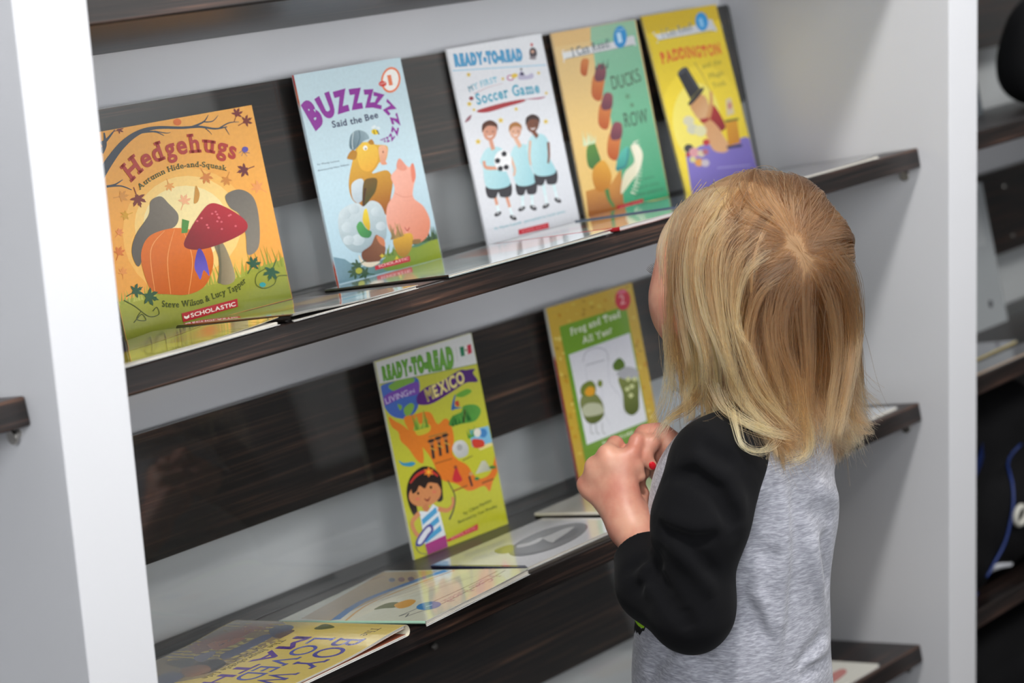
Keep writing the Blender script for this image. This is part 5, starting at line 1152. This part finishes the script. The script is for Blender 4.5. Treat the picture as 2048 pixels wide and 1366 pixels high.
jeans = Blend()
for sx in (-1, 1):
    a = np.array((0.558 + sx * .040, -.178, HIPZ)); jeans.chain([a + (0, 0, .02), a + (sx * .006, .012, -.165), a + (sx * .008, -.004, -.345)], [.066, .052, .042], .02)
jeans.ell((.558, -.178, -.40), (.084, .069, .06), .03)
V, Q = jeans.mesh(.004, (.40, -.34, -.83), (.74, -.0, -.33), 20, lambda P, v: np.maximum(fold_noise(P, v, .002, 50), -.785 - P[:, 2]))
surf('jeans', V, Q, mat('blue_denim', '#2b4570', .85, noise=.3, scale=500), child)
for sx in (-1, 1):
    sh = Blend(); x = .558 + sx * .052
    sh.ell((x, -.150, -.812), (.030, .075, .024), .02).ell((x, -.120, -.805), (.031, .045, .026), .02).cone((x, -.190, -.80), (x, -.188, -.775), .030, .033, .02)
    V, Q = sh.mesh(.003, (.44, -.27, -.85), (.68, -.03, -.73), 20, lambda P, v: np.maximum(v, -FLOOR + .001 - P[:, 2]))
    so3 = surf('shoe', V, Q, mat('navy_canvas', '#26304a', .8, noise=.2, scale=300), child)
    sl = bmesh.new(); pr = prism(round_rect(x - .034 - ORG[0], x + .034 - ORG[0], -.232 - ORG[1], -.070 - ORG[1], .032), lambda a, b: Vector((a, b, .016)), lambda a, b: Vector((a, b, .0)), sl)
    link('sole', pr, mat('white_rubber', '#d8d6d0', .6, noise=.05), so3)
# ---------------------------------------------------------------- hair
CAMV_ = (-.70, -.67, .25)
EA = np.array((.0715, .0875, .0790)); EC = np.array((0, -.011, .019))
PART = np.array([(-.030, -.084, .032), (-.034, -.077, .046), (-.030, -.062, .069), (-.024, -.040, .088), (-.018, .0, .0985), (-.014, .035, .092), (-.012, .060, .075)])
def to_local(P): return (P - HC) @ HR_
def to_world(L): return HC + L @ HR_.T
def scalp_ok(L):
    x, y, z = L.T
    face = (y > .030) & (z < .055 + (y - .06) * .2) & (z < .052)
    side = (y > .012) & (z < .012)
    return ~face & ~side & (y < .052) & (z > -.050 - .25 * (y + .09)) & ~((y > -.02) & (z < -.018))
def near_part(L):
    best = np.full(len(L), 9.0); pt = np.zeros_like(L)
    for a, b in zip(PART[:-1], PART[1:]):
        d = b - a; t = np.clip((L - a) @ d / (d @ d), 0, 1); q = a + t[:, None] * d; e = np.linalg.norm(L - q, axis=1)
        m = e < best; best[m] = e[m]; pt[m] = q[m]
    return pt, best
def roots(n):
    out = np.zeros((0, 3))
    while len(out) < n:
        v = RNG.normal(size=(n * 3, 3)); v /= np.linalg.norm(v, axis=1)[:, None]; L = EC + v * EA; out = np.concatenate([out, L[scalp_ok(L)]])
    return out[:n]
_neck = Blend().cone(hp(0, -0.022, -0.05), NB, 0.043, 0.042)
_cloth = [shirt, sleeveL, sleeveR, _neck]
def cloth_d(P):
    d = np.full(len(P), 9.0)
    for s in _cloth: d = np.minimum(d, s(P, disp=False))
    return d
def grow(L0, off, zend, seed_t, steps=90, ds=.0052, grav=.085):
    n = len(L0); nrm = (L0 - EC) / EA ** 2; nrm /= np.linalg.norm(nrm, axis=1)[:, None]
    pt, dist = near_part(L0); cy = np.clip(L0[:, 1], PART[0, 1], PART[-1, 1])
    pc = np.stack([np.interp(cy, PART[:, 1], PART[:, 0]), cy, np.interp(cy, PART[:, 1], PART[:, 2])], 1)
    bw = np.clip((L0[:, 1] + .082) / .03, 0, 1)[:, None]; v = L0 - (pc * bw + pt * (1 - bw)); v = np.where((np.linalg.norm(v, axis=1) < .005)[:, None] & (bw > .5), np.stack([np.where(L0[:, 0] > pc[:, 0], 1.0, -1.0), np.zeros(n), np.zeros(n)], 1), v); v /= np.maximum(1e-6, np.linalg.norm(v, axis=1))[:, None]; v += RNG.normal(size=v.shape) * .05; v -= (v * nrm).sum(1)[:, None] * nrm
    v /= np.maximum(1e-6, np.linalg.norm(v, axis=1))[:, None]
    v = v + nrm * .05 + np.array((0, -.75, 0)) * seed_t[:, None]; v -= np.maximum(0, (v * nrm).sum(1) - .05)[:, None] * nrm; v /= np.linalg.norm(v, axis=1)[:, None]
    P = to_world(L0); T = v @ HR_.T; out = [P.copy()]; alive = np.ones(n, bool); ln = np.zeros(n, int); hits = np.zeros(n); life = RNG.uniform(.7, 2.6, n); zf = np.clip((-np.arctan2(L0[:, 0], -L0[:, 1]) - .95) / .5, 0, 1) * .8
    down = np.array((0, 0, -1.0)); release = RNG.uniform(-.012, .020, n) + .030 * np.clip(L0[:, 1] / .05, 0, 1)
    for k in range(steps):
        g = grav * (0.16 + 1.5 * min(1, max(0, (k - 7) / 18)) ** 1.5)
        T = T + down * g; T /= np.linalg.norm(T, axis=1)[:, None]
        N = P + T * ds
        L = to_local(N); o = np.minimum(off, .0012 + k * .0009)
        rad_ = L - EC; rad_[:, 2] *= .5; rl = np.linalg.norm((L - EC) / (EA + o[:, None]), axis=1); rad_ /= np.linalg.norm(rad_, axis=1)[:, None]
        pull = np.where((rl > 1.005) & (rl < 1.5), .075, 0) * (L[:, 2] > -.02) + np.where((L[:, 2] <= -.02) & (np.hypot(L[:, 0], L[:, 1] + .01) > .066), .014 + .016 * (L[:, 0] > .02), 0)
        N = N - (rad_ * np.array((1, 1, .0)) @ HR_.T) * (pull * ds)[:, None]; L = to_local(N)
        T = T - (rad_ * np.array((1, 1, .0)) @ HR_.T) * (pull * .55)[:, None]
        e = EA + o[:, None]; q = (L - EC) / e; f = np.linalg.norm(q, axis=1); ins = (f < 1) | ((f < 1.14) & (L[:, 2] > release))
        if ins.any():
            q[ins] /= f[ins][:, None]; L[ins] = EC + q[ins] * e[ins]; N[ins] = to_world(L[ins])
            nn = (q[ins] / e[ins]); nn /= np.linalg.norm(nn, axis=1)[:, None]; nn = nn @ HR_.T
            t = T[ins]; c = (t * nn).sum(1); t -= np.where(L[ins][:, 2] > release[ins], c, np.minimum(c, 0))[:, None] * nn; T[ins] = t / np.maximum(1e-6, np.linalg.norm(t, axis=1))[:, None]
        TL = T @ HR_; LN = to_local(N); wx = np.clip(np.abs((LN[:, 0] - EC[0]) / EA[0]), 0, 1) ** 1.5 * (LN[:, 1] > -.062)
        TL[:, 1] *= 1 - .55 * wx; T = TL @ HR_.T; T /= np.linalg.norm(T, axis=1)[:, None]
        # keep off the face and neck volume
        if k % 2 == 0:
            lo = N[:, 2] < HC[2] - .03
            if lo.any():
                X = N[lo]; d = cloth_d(X); h = d < .0045
                if h.any():
                    Y = X[h]; eps = .002; gr = np.stack([cloth_d(Y + eps * np.eye(3)[i]) - cloth_d(Y - eps * np.eye(3)[i]) for i in range(3)], 1); gr /= np.maximum(1e-6, np.linalg.norm(gr, axis=1))[:, None]
                    ii = np.where(lo)[0][h]; gr[:, 2] *= zf[ii]; gl_ = np.maximum(.35, np.linalg.norm(gr, axis=1)); gr /= np.linalg.norm(gr, axis=1)[:, None] + 1e-6; Y += gr * np.minimum(.005, (.0045 - d[h]) / gl_)[:, None]; X[h] = Y; N[lo] = X
                    hits[ii] += zf[ii] * 1.6; t = T[ii] + np.array((.14, -.16, 0)) * RNG.uniform(0, 1, (len(ii), 1)) * zf[ii][:, None]; c = (t * gr).sum(1); t -= np.minimum(c, 0)[:, None] * gr; t += down * 0.0; T[ii] = t / np.maximum(1e-6, np.linalg.norm(t, axis=1))[:, None]
        N = np.where(alive[:, None], N, P); alive = alive & (N[:, 2] > zend) & (hits < life); ln[alive] = k + 1; P = N; out.append(P.copy())
        if not alive.any(): break
    A = np.stack(out, 1)                               # n, steps, 3
    return A, np.maximum(ln + 1, 6)
def resample(A, ln, m):
    n = len(A); u = np.linspace(0, 1, m)[None] * (ln[:, None]); i = np.minimum(u.astype(int), A.shape[1] - 2); f = (u - i)[..., None]
    r = np.arange(n)[:, None]; return A[r, i] * (1 - f) + A[r, i + 1] * f
NS, NP = 19000, 34
L0 = roots(NS)
_q = np.cumsum(np.concatenate([[0], np.linalg.norm(np.diff(PART, axis=0), axis=1)])); _u = RNG.uniform(0, 1, 2200) ** 1.6 * _q[-1]
_e = np.stack([np.interp(_u, _q, PART[:, i]) for i in range(3)], 1) + RNG.normal(0, .0045, (2200, 3)); _e = EC + (_e - EC) / np.linalg.norm((_e - EC) / EA, axis=1)[:, None]
L0[:2200] = np.where(scalp_ok(_e)[:, None], _e, L0[:2200])
az = np.arctan2(L0[:, 0], -L0[:, 1])                  # 0 back, -pi/2 child's left, +pi/2 right
front = np.clip((L0[:, 1] + .0) / .06, 0, 1)
K = 200; cid = RNG.choice(NS, K, False); pt_all, _ = near_part(L0); side = np.sign(L0[:, 0] - pt_all[:, 0])
D2 = ((L0[:, None, :] - L0[cid][None]) ** 2).sum(-1) + (side[:, None] != side[cid][None]) * .002; asg = D2.argmin(1)
ctone = RNG.uniform(0, 1, K); cz = RNG.normal(0, .013, K); lay = np.clip(RNG.uniform(0, 1, K)[asg] * .7 + .3 * RNG.uniform(0, 1, NS), 0, 1)
off = .0035 + .010 * lay + .008 * np.clip(az, 0, 1.2)
zend = np.interp(az, [-3.1, -2.2, -1.4, -.7, 0, .8, 1.6, 3.1], [-.08, -.080, -.090, -.108, -.132, -.136, -.125, -.08]) + cz[asg] * .9 + RNG.normal(0, .008, NS) + .018 * (1 - lay) * RNG.uniform(0, 1, NS)
A, ln = grow(L0, off, zend, np.clip((L0[:, 1] - .048) / .02, 0, 1) * .18 + .02 * RNG.normal(size=NS))
s = np.linspace(0, 1, NP)[None, :, None]
amt = np.clip(.90 + .2 * RNG.normal(size=K), .5, .97)[asg] * np.clip(RNG.normal(.95, .15, NS), .2, 1)
# strands of a lock close up on its leading strand, matched by the distance from the root
gdir = A[cid, 3] - A[cid, 0]; gdir /= np.maximum(1e-6, np.linalg.norm(gdir, axis=1))[:, None]
dk = ((A[:, 0] - A[cid, 0][asg]) * gdir[asg]).sum(1) / .0052
B_ = A.copy(); ks = np.arange(A.shape[1])
for lo_ in range(0, NS, 2000):
    i = np.arange(lo_, min(NS, lo_ + 2000)); kk = np.clip(ks[None] + dk[i][:, None], 0, ln[cid][asg[i]][:, None] - 1.001); k0 = kk.astype(int); f = (kk - k0)[..., None]
    g = asg[i]; Gp = A[cid[g][:, None], k0] * (1 - f) + A[cid[g][:, None], np.minimum(k0 + 1, A.shape[1] - 1)] * f
    dd = Gp - A[i]; wgt = amt[i][:, None] * np.clip((ks[None] * .0052 - .012) / .075, 0, 1) * np.exp(-(dd ** 2).sum(-1) / .04 ** 2)
    B_[i] = A[i] + dd * wgt[..., None]
Pn = resample(B_, ln, NP)
# loose waves per lock, and stray strands
ph = RNG.uniform(0, 6.28, (K, 3)); fr = RNG.uniform(3, 7, (K, 3)); am = RNG.uniform(.0008, .0042, (K, 1))
Pn += (am[asg][:, None, :] * np.sin(ph[asg][:, None, :] + fr[asg][:, None, :] * s) * s ** 1.3)
fl = RNG.normal(0, .011, (K, 3)) * np.array((1, .7, .25)) + np.array((.005, -.006, .002)); Pn += fl[asg][:, None, :] * s ** 5 * (RNG.uniform(.3, 1.2, NS))[:, None, None]
st_ = (RNG.uniform(size=NS) < .025)[:, None, None] * RNG.normal(0, .010, (NS, 1, 3)); Pn += st_ * s ** 1.6
Pn += RNG.normal(0, .0004, (NS, 1, 3)) * s
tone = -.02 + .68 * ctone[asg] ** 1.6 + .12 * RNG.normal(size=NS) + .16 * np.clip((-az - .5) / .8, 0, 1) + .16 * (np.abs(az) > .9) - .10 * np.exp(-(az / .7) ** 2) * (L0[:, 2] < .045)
# the bright loose locks over the child's left side and shoulder
LOCKS = [[[0.5537,-0.1678,0.1319],[0.5299,-0.1602,0.1082],[0.5127,-0.1582,0.0728],[0.5097,-0.1531,0.0318],[0.5126,-0.1472,-0.0158],[0.522,-0.1403,-0.047]],[[0.5426,-0.1845,0.1261],[0.5174,-0.1778,0.0941],[0.5057,-0.177,0.0536],[0.5026,-0.184,0.0143],[0.5017,-0.1967,-0.0179],[0.5064,-0.1886,-0.0617]],[[0.5473,-0.1768,0.1292],[0.5185,-0.1672,0.0929],[0.5064,-0.1662,0.0431],[0.5035,-0.1725,0.0035],[0.5031,-0.1785,-0.0277],[0.5112,-0.1679,-0.0591],[0.4751,-0.1971,-0.0755]],[[0.5343,-0.2069,0.1161],[0.518,-0.1941,0.0956],[0.5067,-0.1906,0.0639],[0.5037,-0.1971,0.0293],[0.5035,-0.2072,0.0035],[0.5062,-0.2178,-0.0274],[0.5079,-0.2182,-0.0425]],[[0.5366,-0.2267,0.1108],[0.5193,-0.2121,0.0927],[0.5095,-0.2104,0.0655],[0.5069,-0.214,0.0352],[0.5064,-0.2188,0.0044],[0.5084,-0.2243,-0.0269],[0.5175,-0.2355,-0.0594],[0.5296,-0.253,-0.0848],[0.5485,-0.266,-0.0968]],[[0.5358,-0.2429,0.0971],[0.5188,-0.2282,0.0789],[0.5115,-0.2246,0.0489],[0.5104,-0.2271,0.0181],[0.513,-0.2349,-0.0152],[0.5214,-0.2438,-0.0499],[0.5378,-0.258,-0.0769],[0.5515,-0.2679,-0.096]],[[0.5355,-0.2533,0.0828],[0.5198,-0.2378,0.0665],[0.5135,-0.2309,0.0403],[0.5116,-0.2301,0.0138],[0.5154,-0.2388,-0.0039],[0.5195,-0.2445,-0.0266],[0.523,-0.2467,-0.0464]],[[0.5367,-0.2624,0.0614],[0.5247,-0.2496,0.0491],[0.5186,-0.2415,0.0272],[0.5154,-0.2388,-0.0039],[0.5232,-0.2482,-0.0383],[0.5377,-0.2583,-0.0699],[0.5469,-0.2647,-0.0873]],[[0.5409,-0.1913,0.1247],[0.5208,-0.1838,0.1008],[0.5069,-0.1863,0.0656],[0.5033,-0.1904,0.0285],[0.502,-0.1998,-0.0062],[0.5035,-0.2002,-0.0361],[0.5048,-0.1926,-0.0629]],[[0.5337,-0.2155,0.1126],[0.5131,-0.2055,0.0821],[0.5059,-0.2043,0.0477],[0.5051,-0.2119,0.0128],[0.5074,-0.2225,-0.0224],[0.5112,-0.2241,-0.0504],[0.5172,-0.2408,-0.0722],[0.5265,-0.2525,-0.0875]],[[0.5444,-0.2699,0.0563],[0.5358,-0.2623,0.0305],[0.535,-0.2619,-0.0052],[0.5446,-0.2674,-0.0405],[0.5485,-0.2666,-0.0713],[0.545,-0.2633,-0.087]],[[0.5535,-0.2765,0.0552],[0.5543,-0.2751,0.0148],[0.557,-0.2748,-0.031],[0.5579,-0.2718,-0.0774],[0.5562,-0.2712,-0.1002],[0.5514,-0.2686,-0.1249]],[[0.5649,-0.2818,0.0624],[0.5816,-0.2852,0.0237],[0.591,-0.2832,-0.024],[0.5855,-0.2809,-0.0645],[0.5781,-0.28,-0.0998],[0.5663,-0.2771,-0.1181]],[[0.5745,-0.2832,0.074],[0.599,-0.288,0.0384],[0.622,-0.2796,-0.0131],[0.6121,-0.2803,-0.0548],[0.6005,-0.281,-0.0867],[0.5938,-0.2825,-0.1058],[0.6166,-0.2802,-0.1205]],[[0.5855,-0.2836,0.0808],[0.6159,-0.2859,0.0438],[0.6449,-0.2723,-0.0099],[0.629,-0.2757,-0.0478],[0.6106,-0.2796,-0.0778],[0.5915,-0.2816,-0.096]],[[0.5051,-0.207,-0.0424],[0.5047,-0.2176,-0.0636],[0.5063,-0.2379,-0.0744],[0.5219,-0.2505,-0.0855],[0.5466,-0.2647,-0.0965]],[[0.5053,-0.1899,-0.0496],[0.5147,-0.1675,-0.0717],[0.4723,-0.1756,-0.0748],[0.455,-0.1718,-0.0906]],[[0.51,-0.222,-0.0596],[0.4943,-0.2386,-0.0781],[0.4881,-0.2497,-0.091],[0.5021,-0.2565,-0.0999],[0.525,-0.2559,-0.0997],[0.5333,-0.256,-0.0922]],[[0.5463,-0.2692,-0.0293],[0.552,-0.2696,-0.0648],[0.5607,-0.2734,-0.0964],[0.5552,-0.2716,-0.1138],[0.535,-0.259,-0.1175]],[[0.533,-0.2595,0.0486],[0.5279,-0.2544,0.0178],[0.5301,-0.257,-0.0228],[0.5381,-0.2611,-0.0536],[0.5412,-0.261,-0.0727]]]
LT = [.40, .85, .55, .95, .80, .62, .85, .45, .42, .50, .28, .24, .46, .34, .48, .85, .60, 1.0, .72, .36]; LWD = [.0042, .0040, .0024, .0036, .0040, .0042, .0022, .0040, .0048, .0044, .0050, .0054, .0046, .0052, .0042, .0040, .0034, .0022, .0040, .0050]
ex_p, ex_t = [], []
for li, g in enumerate(LOCKS):
    g = np.array(catmull(g, 9)); sg = np.concatenate([[0], np.cumsum(np.linalg.norm(np.diff(g, axis=0), axis=1))]); m = int(16500 * LWD[li])
    u = np.linspace(0, 1, NP); mid = np.stack([np.interp(u * sg[-1], sg, g[:, i]) for i in range(3)], 1)
    sp = RNG.normal(0, 1, (m, 1, 3)) * (LWD[li] * (1 - .80 * u ** .8)[None, :, None] + .0006); drift = RNG.normal(0, .0032, (m, 1, 3)) * (u ** 4)[None, :, None]
    st0 = RNG.uniform(0, .18, m); en = RNG.uniform(.86, 1.0, m); uu = st0[:, None] + (en - st0)[:, None] * u[None]
    base_ = np.stack([np.interp(uu * sg[-1], sg, g[:, i]) for i in range(3)], 2); wv = .0011 * np.sin(RNG.uniform(0, 6, (m, 1, 3)) + u[None, :, None] * RNG.uniform(4, 9, (m, 1, 3)))
    ex_p.append(base_ + sp + drift + wv * u[None, :, None] - np.array(CAMV_) * .004 * (1 - u)[None, :, None] ** 3); ex_t.append(np.clip(LT[li] + .13 * RNG.normal(size=m), .02, 1))
Pn = np.concatenate([Pn] + ex_p); tone = np.concatenate([tone] + ex_t); NS = len(Pn)
curves = bpy.data.hair_curves.new('hair'); curves.add_curves([NP] * NS)
curves.attributes['position'].data.foreach_set('vector', (Pn - ORG).astype(np.float32).ravel())
rad = curves.attributes.new('radius', 'FLOAT', 'POINT')
rr = (RNG.uniform(.00014, .00026, NS)[:, None] * (1 - .65 * np.linspace(0, 1, NP)[None] ** 3)); rad.data.foreach_set('value', rr.astype(np.float32).ravel())
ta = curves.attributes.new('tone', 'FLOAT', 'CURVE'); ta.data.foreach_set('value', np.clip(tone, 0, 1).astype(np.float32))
def hair_mat(strand=True):
    m = bpy.data.materials.new('blond_hair' if strand else 'scalp_hair'); m.use_nodes = True; nt = m.node_tree; nt.nodes.clear()
    o = nt.nodes.new('ShaderNodeOutputMaterial'); h = nt.nodes.new('ShaderNodeBsdfHairPrincipled') if strand else nt.nodes.new('ShaderNodeBsdfPrincipled')
    cr = nt.nodes.new('ShaderNodeValToRGB'); e = cr.color_ramp.elements
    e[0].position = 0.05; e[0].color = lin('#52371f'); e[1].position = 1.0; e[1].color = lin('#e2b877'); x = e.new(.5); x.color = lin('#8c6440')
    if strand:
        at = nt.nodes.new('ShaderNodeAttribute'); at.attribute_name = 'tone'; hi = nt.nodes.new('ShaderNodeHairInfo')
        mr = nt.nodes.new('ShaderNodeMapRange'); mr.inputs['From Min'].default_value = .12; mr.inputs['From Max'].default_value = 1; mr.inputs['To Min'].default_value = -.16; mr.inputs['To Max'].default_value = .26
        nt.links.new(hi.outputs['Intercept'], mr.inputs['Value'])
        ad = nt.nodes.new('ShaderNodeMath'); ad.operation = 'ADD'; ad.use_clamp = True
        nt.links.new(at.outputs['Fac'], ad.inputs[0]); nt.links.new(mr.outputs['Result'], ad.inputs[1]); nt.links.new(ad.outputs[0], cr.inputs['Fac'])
        h.parametrization = 'COLOR'; nt.links.new(cr.outputs['Color'], h.inputs['Color'])
        h.inputs['Roughness'].default_value = .38; h.inputs['Radial Roughness'].default_value = .5; h.inputs['Random Roughness'].default_value = .2
    else:
        h.inputs['Base Color'].default_value = lin('#8f6f4e'); h.inputs['Roughness'].default_value = .8
    nt.links.new(h.outputs[0], o.inputs[0]); return m
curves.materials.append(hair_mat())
# close layer of hair over the scalp
cb = bmesh.new(); bmesh.ops.create_icosphere(cb, subdivisions=5, radius=1.0)
for v in cb.verts: v.co = Vector(EC + np.array(v.co) * (EA + .0012))
LL = np.array([v.co for v in cb.verts]); ok = scalp_ok(LL)
bmesh.ops.delete(cb, geom=[v for v, k in zip(cb.verts, ok) if not k], context='VERTS')
for v in cb.verts: v.co = Vector(to_world(np.array(v.co)[None])[0] - ORG)
bmesh.ops.solidify(cb, geom=cb.faces[:], thickness=.0015)
hair_base = link('hair', cb, hair_mat(False), child, True)
ho = bpy.data.objects.new('hair_strands', curves); C.objects.link(ho); ho.parent = hair_base
# ---------------------------------------------------------------- the next bay on the right
bx = BAY
lying_book('yellow edged magazine lying flat beyond the right white panel, uppermost one', 'middle', bx + .06, .06, .25, .15, 3, .0032, None, '#9a9aa4', None, 7, page_mat=mat('yellow_pages', '#c9b23a', .7, noise=.05), group='magazines beyond the right panel')
lying_book('grey magazine lying flat at the shelf edge beyond the right white panel', 'middle', bx + .05, .004, .24, .045, 0, .0028, None, '#75767c', None, 6, page_mat=mat('tan_pages', '#b8946a', .7, noise=.05), group='magazines beyond the right panel')
def leaning_board(key_x, shelf, W, H, col, label):
    e = Vector((1, 0, 0)); V = N_ * math.cos(.02) + D_ * math.sin(.02); n = e.cross(V); P = on_shelf(key_x, .20, SHELVES[shelf], .0006)
    M4 = Matrix(((e.x, V.x, n.x, P.x), (e.y, V.y, n.y, P.y), (e.z, V.z, n.z, P.z), (0, 0, 0, 1)))
    c = Cover(W, H, [(0, 0), (100, 0), (100, 140), (0, 140)]); c.poly([(10, 10), (90, 10), (90, 60), (10, 60)], '#a9acae'); c.ell(80, 118, 3, 4, '#4a4a4e')
    return upright_book('x', W, H, M4, c, col, label, None, .006)
leaning_board(bx + .30, 'middle', .20, .22, '#9b9fa1', 'pale grey book leaning upright in the bay beyond the right white panel')
leaning_board(bx + .27, 'upper', .155, .21, '#7d8388', 'dim grey book leaning upright on the highest shelf beyond the right panel')
# black cloth pouch beside the leaning book
pouch = Blend(); pc = on_shelf(bx + .50, .13, SHELVES['upper'], .085); pc = np.array((pc.x, pc.y, pc.z - FLOOR))
pouch.ell(pc, (.075, .05, .082), .02).ell(pc + (0, 0, -.03), (.08, .055, .055), .03)
V, Q = pouch.mesh(.005, pc - .14, pc + .14, 16, lambda P, v: np.maximum(v + .002 * np.sin(60 * P[:, 0]) * np.sin(50 * P[:, 2]), -((P - np.array(on_shelf(0, .0, SHELVES['upper'], .0015)) + (0, 0, FLOOR)) @ np.array(N_))))
M_NYL = mat('black_nylon', '#08080a', .8, noise=.2, scale=300, spec=.15)
po = empty('pouch', (pc[0], pc[1], pc[2] + FLOOR)); tag(po, 'black pouch on the highest shelf beyond the right white panel', 'bag')
ORG_, ORG = ORG, np.array((pc[0], pc[1], pc[2]))
surf('body', V, Q, M_NYL, po)
link('zip', tube_bm([(-.06 + .02 * i, -.045 + .0004 * i * (6 - i), .05 + .002 * i * (6 - i)) for i in range(7)], .002, 8), M_METAL, po)
# black backpack with blue piping on the lowest shelf
pk = Blend(); p0 = np.array(on_shelf(bx + .245, .108, SHELVES['lower'], .0)) - (0, 0, FLOOR)
U0 = np.array(N_); D0 = np.array(D_)
for dx in (-.12, .12):
    for s_ in (-.045, .045): pk.cone(p0 + (dx, 0, 0) + D0 * s_ + U0 * .055, p0 + (dx * .86, 0, 0) + D0 * s_ * .8 + U0 * .215, .055, .045, .09)
pk.ell(p0 + U0 * .13, (.14, .07, .13), .08).ell(p0 - D0 * .075 + U0 * .085, (.10, .035, .07), .03)
cut = lambda P, v: np.maximum(v + .0016 * np.sin(70 * P[:, 0] + 20 * P[:, 2]) * np.sin(45 * P[:, 2]), -((P - (p0 + U0 * .0015)) @ U0))
V, Q = pk.mesh(.005, p0 - .26, p0 + .3, 18, cut)
bp = empty('backpack', (p0[0], p0[1], p0[2] + FLOOR)); tag(bp, 'black backpack with blue piping on the lowest shelf beyond the right white panel', 'backpack')
ORG = p0.copy(); surf('body', V, Q, M_NYL, bp)
M_BLUE = mat('blue_piping', '#0d2a6a', .5, noise=.1); M_GREYW = mat('grey_plastic', '#b9b7ae', .5, noise=.08)
def on_pack(x, z, lift=.002):
    """point on the front of the pack at local x, height z"""
    lo_, hi_ = -.20, 0.0
    for _ in range(28):
        m_ = (lo_ + hi_) / 2; q = p0 + np.array((x, m_, z))
        if pk(q[None], disp=False)[0] > 0: lo_ = m_
        else: hi_ = m_
    return (x, lo_ - lift, z)
link('piping', tube_bm([on_pack(x, z) for x, z in catmull([(-.115, .05), (-.07, .075), (-.045, .12), (-.01, .17), (.05, .195)], 5)], .0020, 8), M_BLUE, bp, True)
link('piping', tube_bm([on_pack(x, z) for x, z in catmull([(-.13, .02), (-.05, .012), (.03, .02), (.09, .05)], 5)], .0026, 8), M_BLUE, bp, True)
st_b = bmesh.new(); pts = [on_pack(x, z, .004) for x, z in catmull([(-.105, .195), (-.08, .205), (-.05, .215)], 6)]
vs = [(st_b.verts.new((x, y, z + .010)), st_b.verts.new((x, y - .002, z - .012))) for x, y, z in pts]
for a, b in zip(vs, vs[1:]): st_b.faces.new((a[0], b[0], b[1], a[1]))
bmesh.ops.solidify(st_b, geom=st_b.faces[:], thickness=.002); link('strap', st_b, M_BLUE, bp)
rg = bmesh.new(); rc = Vector(on_pack(-.03, .118, .004)); tube_bm([rc + Vector((.013 * math.cos(t), -.001, .013 * math.sin(t))) for t in np.linspace(0, 2 * math.pi, 29)], .0042, 10, rg); link('ring', rg, M_GREYW, bp, True)
lb = prism(round_rect(-.014, .014, -.009, .009, .004), lambda a, b: Vector(on_pack(-.118 + a, .232 + b, .003)), lambda a, b: Vector(on_pack(-.118 + a, .232 + b, .001))); link('tag', lb, M_GREYW, bp)
mesh_ = bmesh.new()
for i in range(7): tube_bm([on_pack(-.085 + .008 * i + .01, .052 - .002 * i, .003), on_pack(-.055 + .008 * i, .012, .003)], .0035, 6, mesh_)
link("webbing", mesh_, mat('white_webbing', '#c4c6cc', .7), bp, True)
ORG = ORG_

# an unseen panel added across the aisle, so that it is mirrored in the clear sheet of the middle shelf
dp = tag(empty('mirrored_panel', (3.19, -3.0, 0)), 'white freestanding panel on a dark base across the aisle, showing only as a reflection', 'panel')
link('panel', box_bm(-.14, .15, -.03, .03, .69, 2.2, .003), M_WHITE, dp)
link('base', box_bm(-.30, .30, -.16, .16, 0, .69, .004), mat('dark_base_laminate', '#232225', .6, noise=.1), dp)

# a duffel bag on the floor under the lowest shelf of that bay
df = Blend(); dc = np.array((bx + .42, .13, -FLOOR + .066))
df.cone(dc - (.26, 0, 0), dc + (.26, 0, 0), .062, .062, .02).ell(dc - (0, 0, .02), (.33, .085, .048), .04).ell(dc + (0, -.07, -.02), (.16, .03, .05), .03)
V, Q = df.mesh(.006, dc - (.42, .2, .14), dc + (.42, .2, .14), 18, lambda P, v: np.maximum(v + .002 * np.sin(50 * P[:, 0]) * np.sin(40 * P[:, 2] + 20 * P[:, 1]), -FLOOR + .001 - P[:, 2]))
do = tag(empty('duffel_bag', (dc[0], dc[1], 0)), 'black duffel bag on the floor beneath the lowest shelf beyond the right white panel', 'bag')
ORG = np.array((dc[0], dc[1], -FLOOR)); surf('body', V, Q, M_NYL, do); ORG = ORG_
link('carry_handle', tube_bm(catmull([(-.10, -.035, .110), (-.07, -.062, .112), (.0, -.072, .106), (.07, -.062, .112), (.10, -.035, .110)], 6), .007, 10), M_NYL, do, True)
link('zip', tube_bm([(-.22 + .044 * i, 0, .1285) for i in range(11)], .002, 8), M_METAL, do)
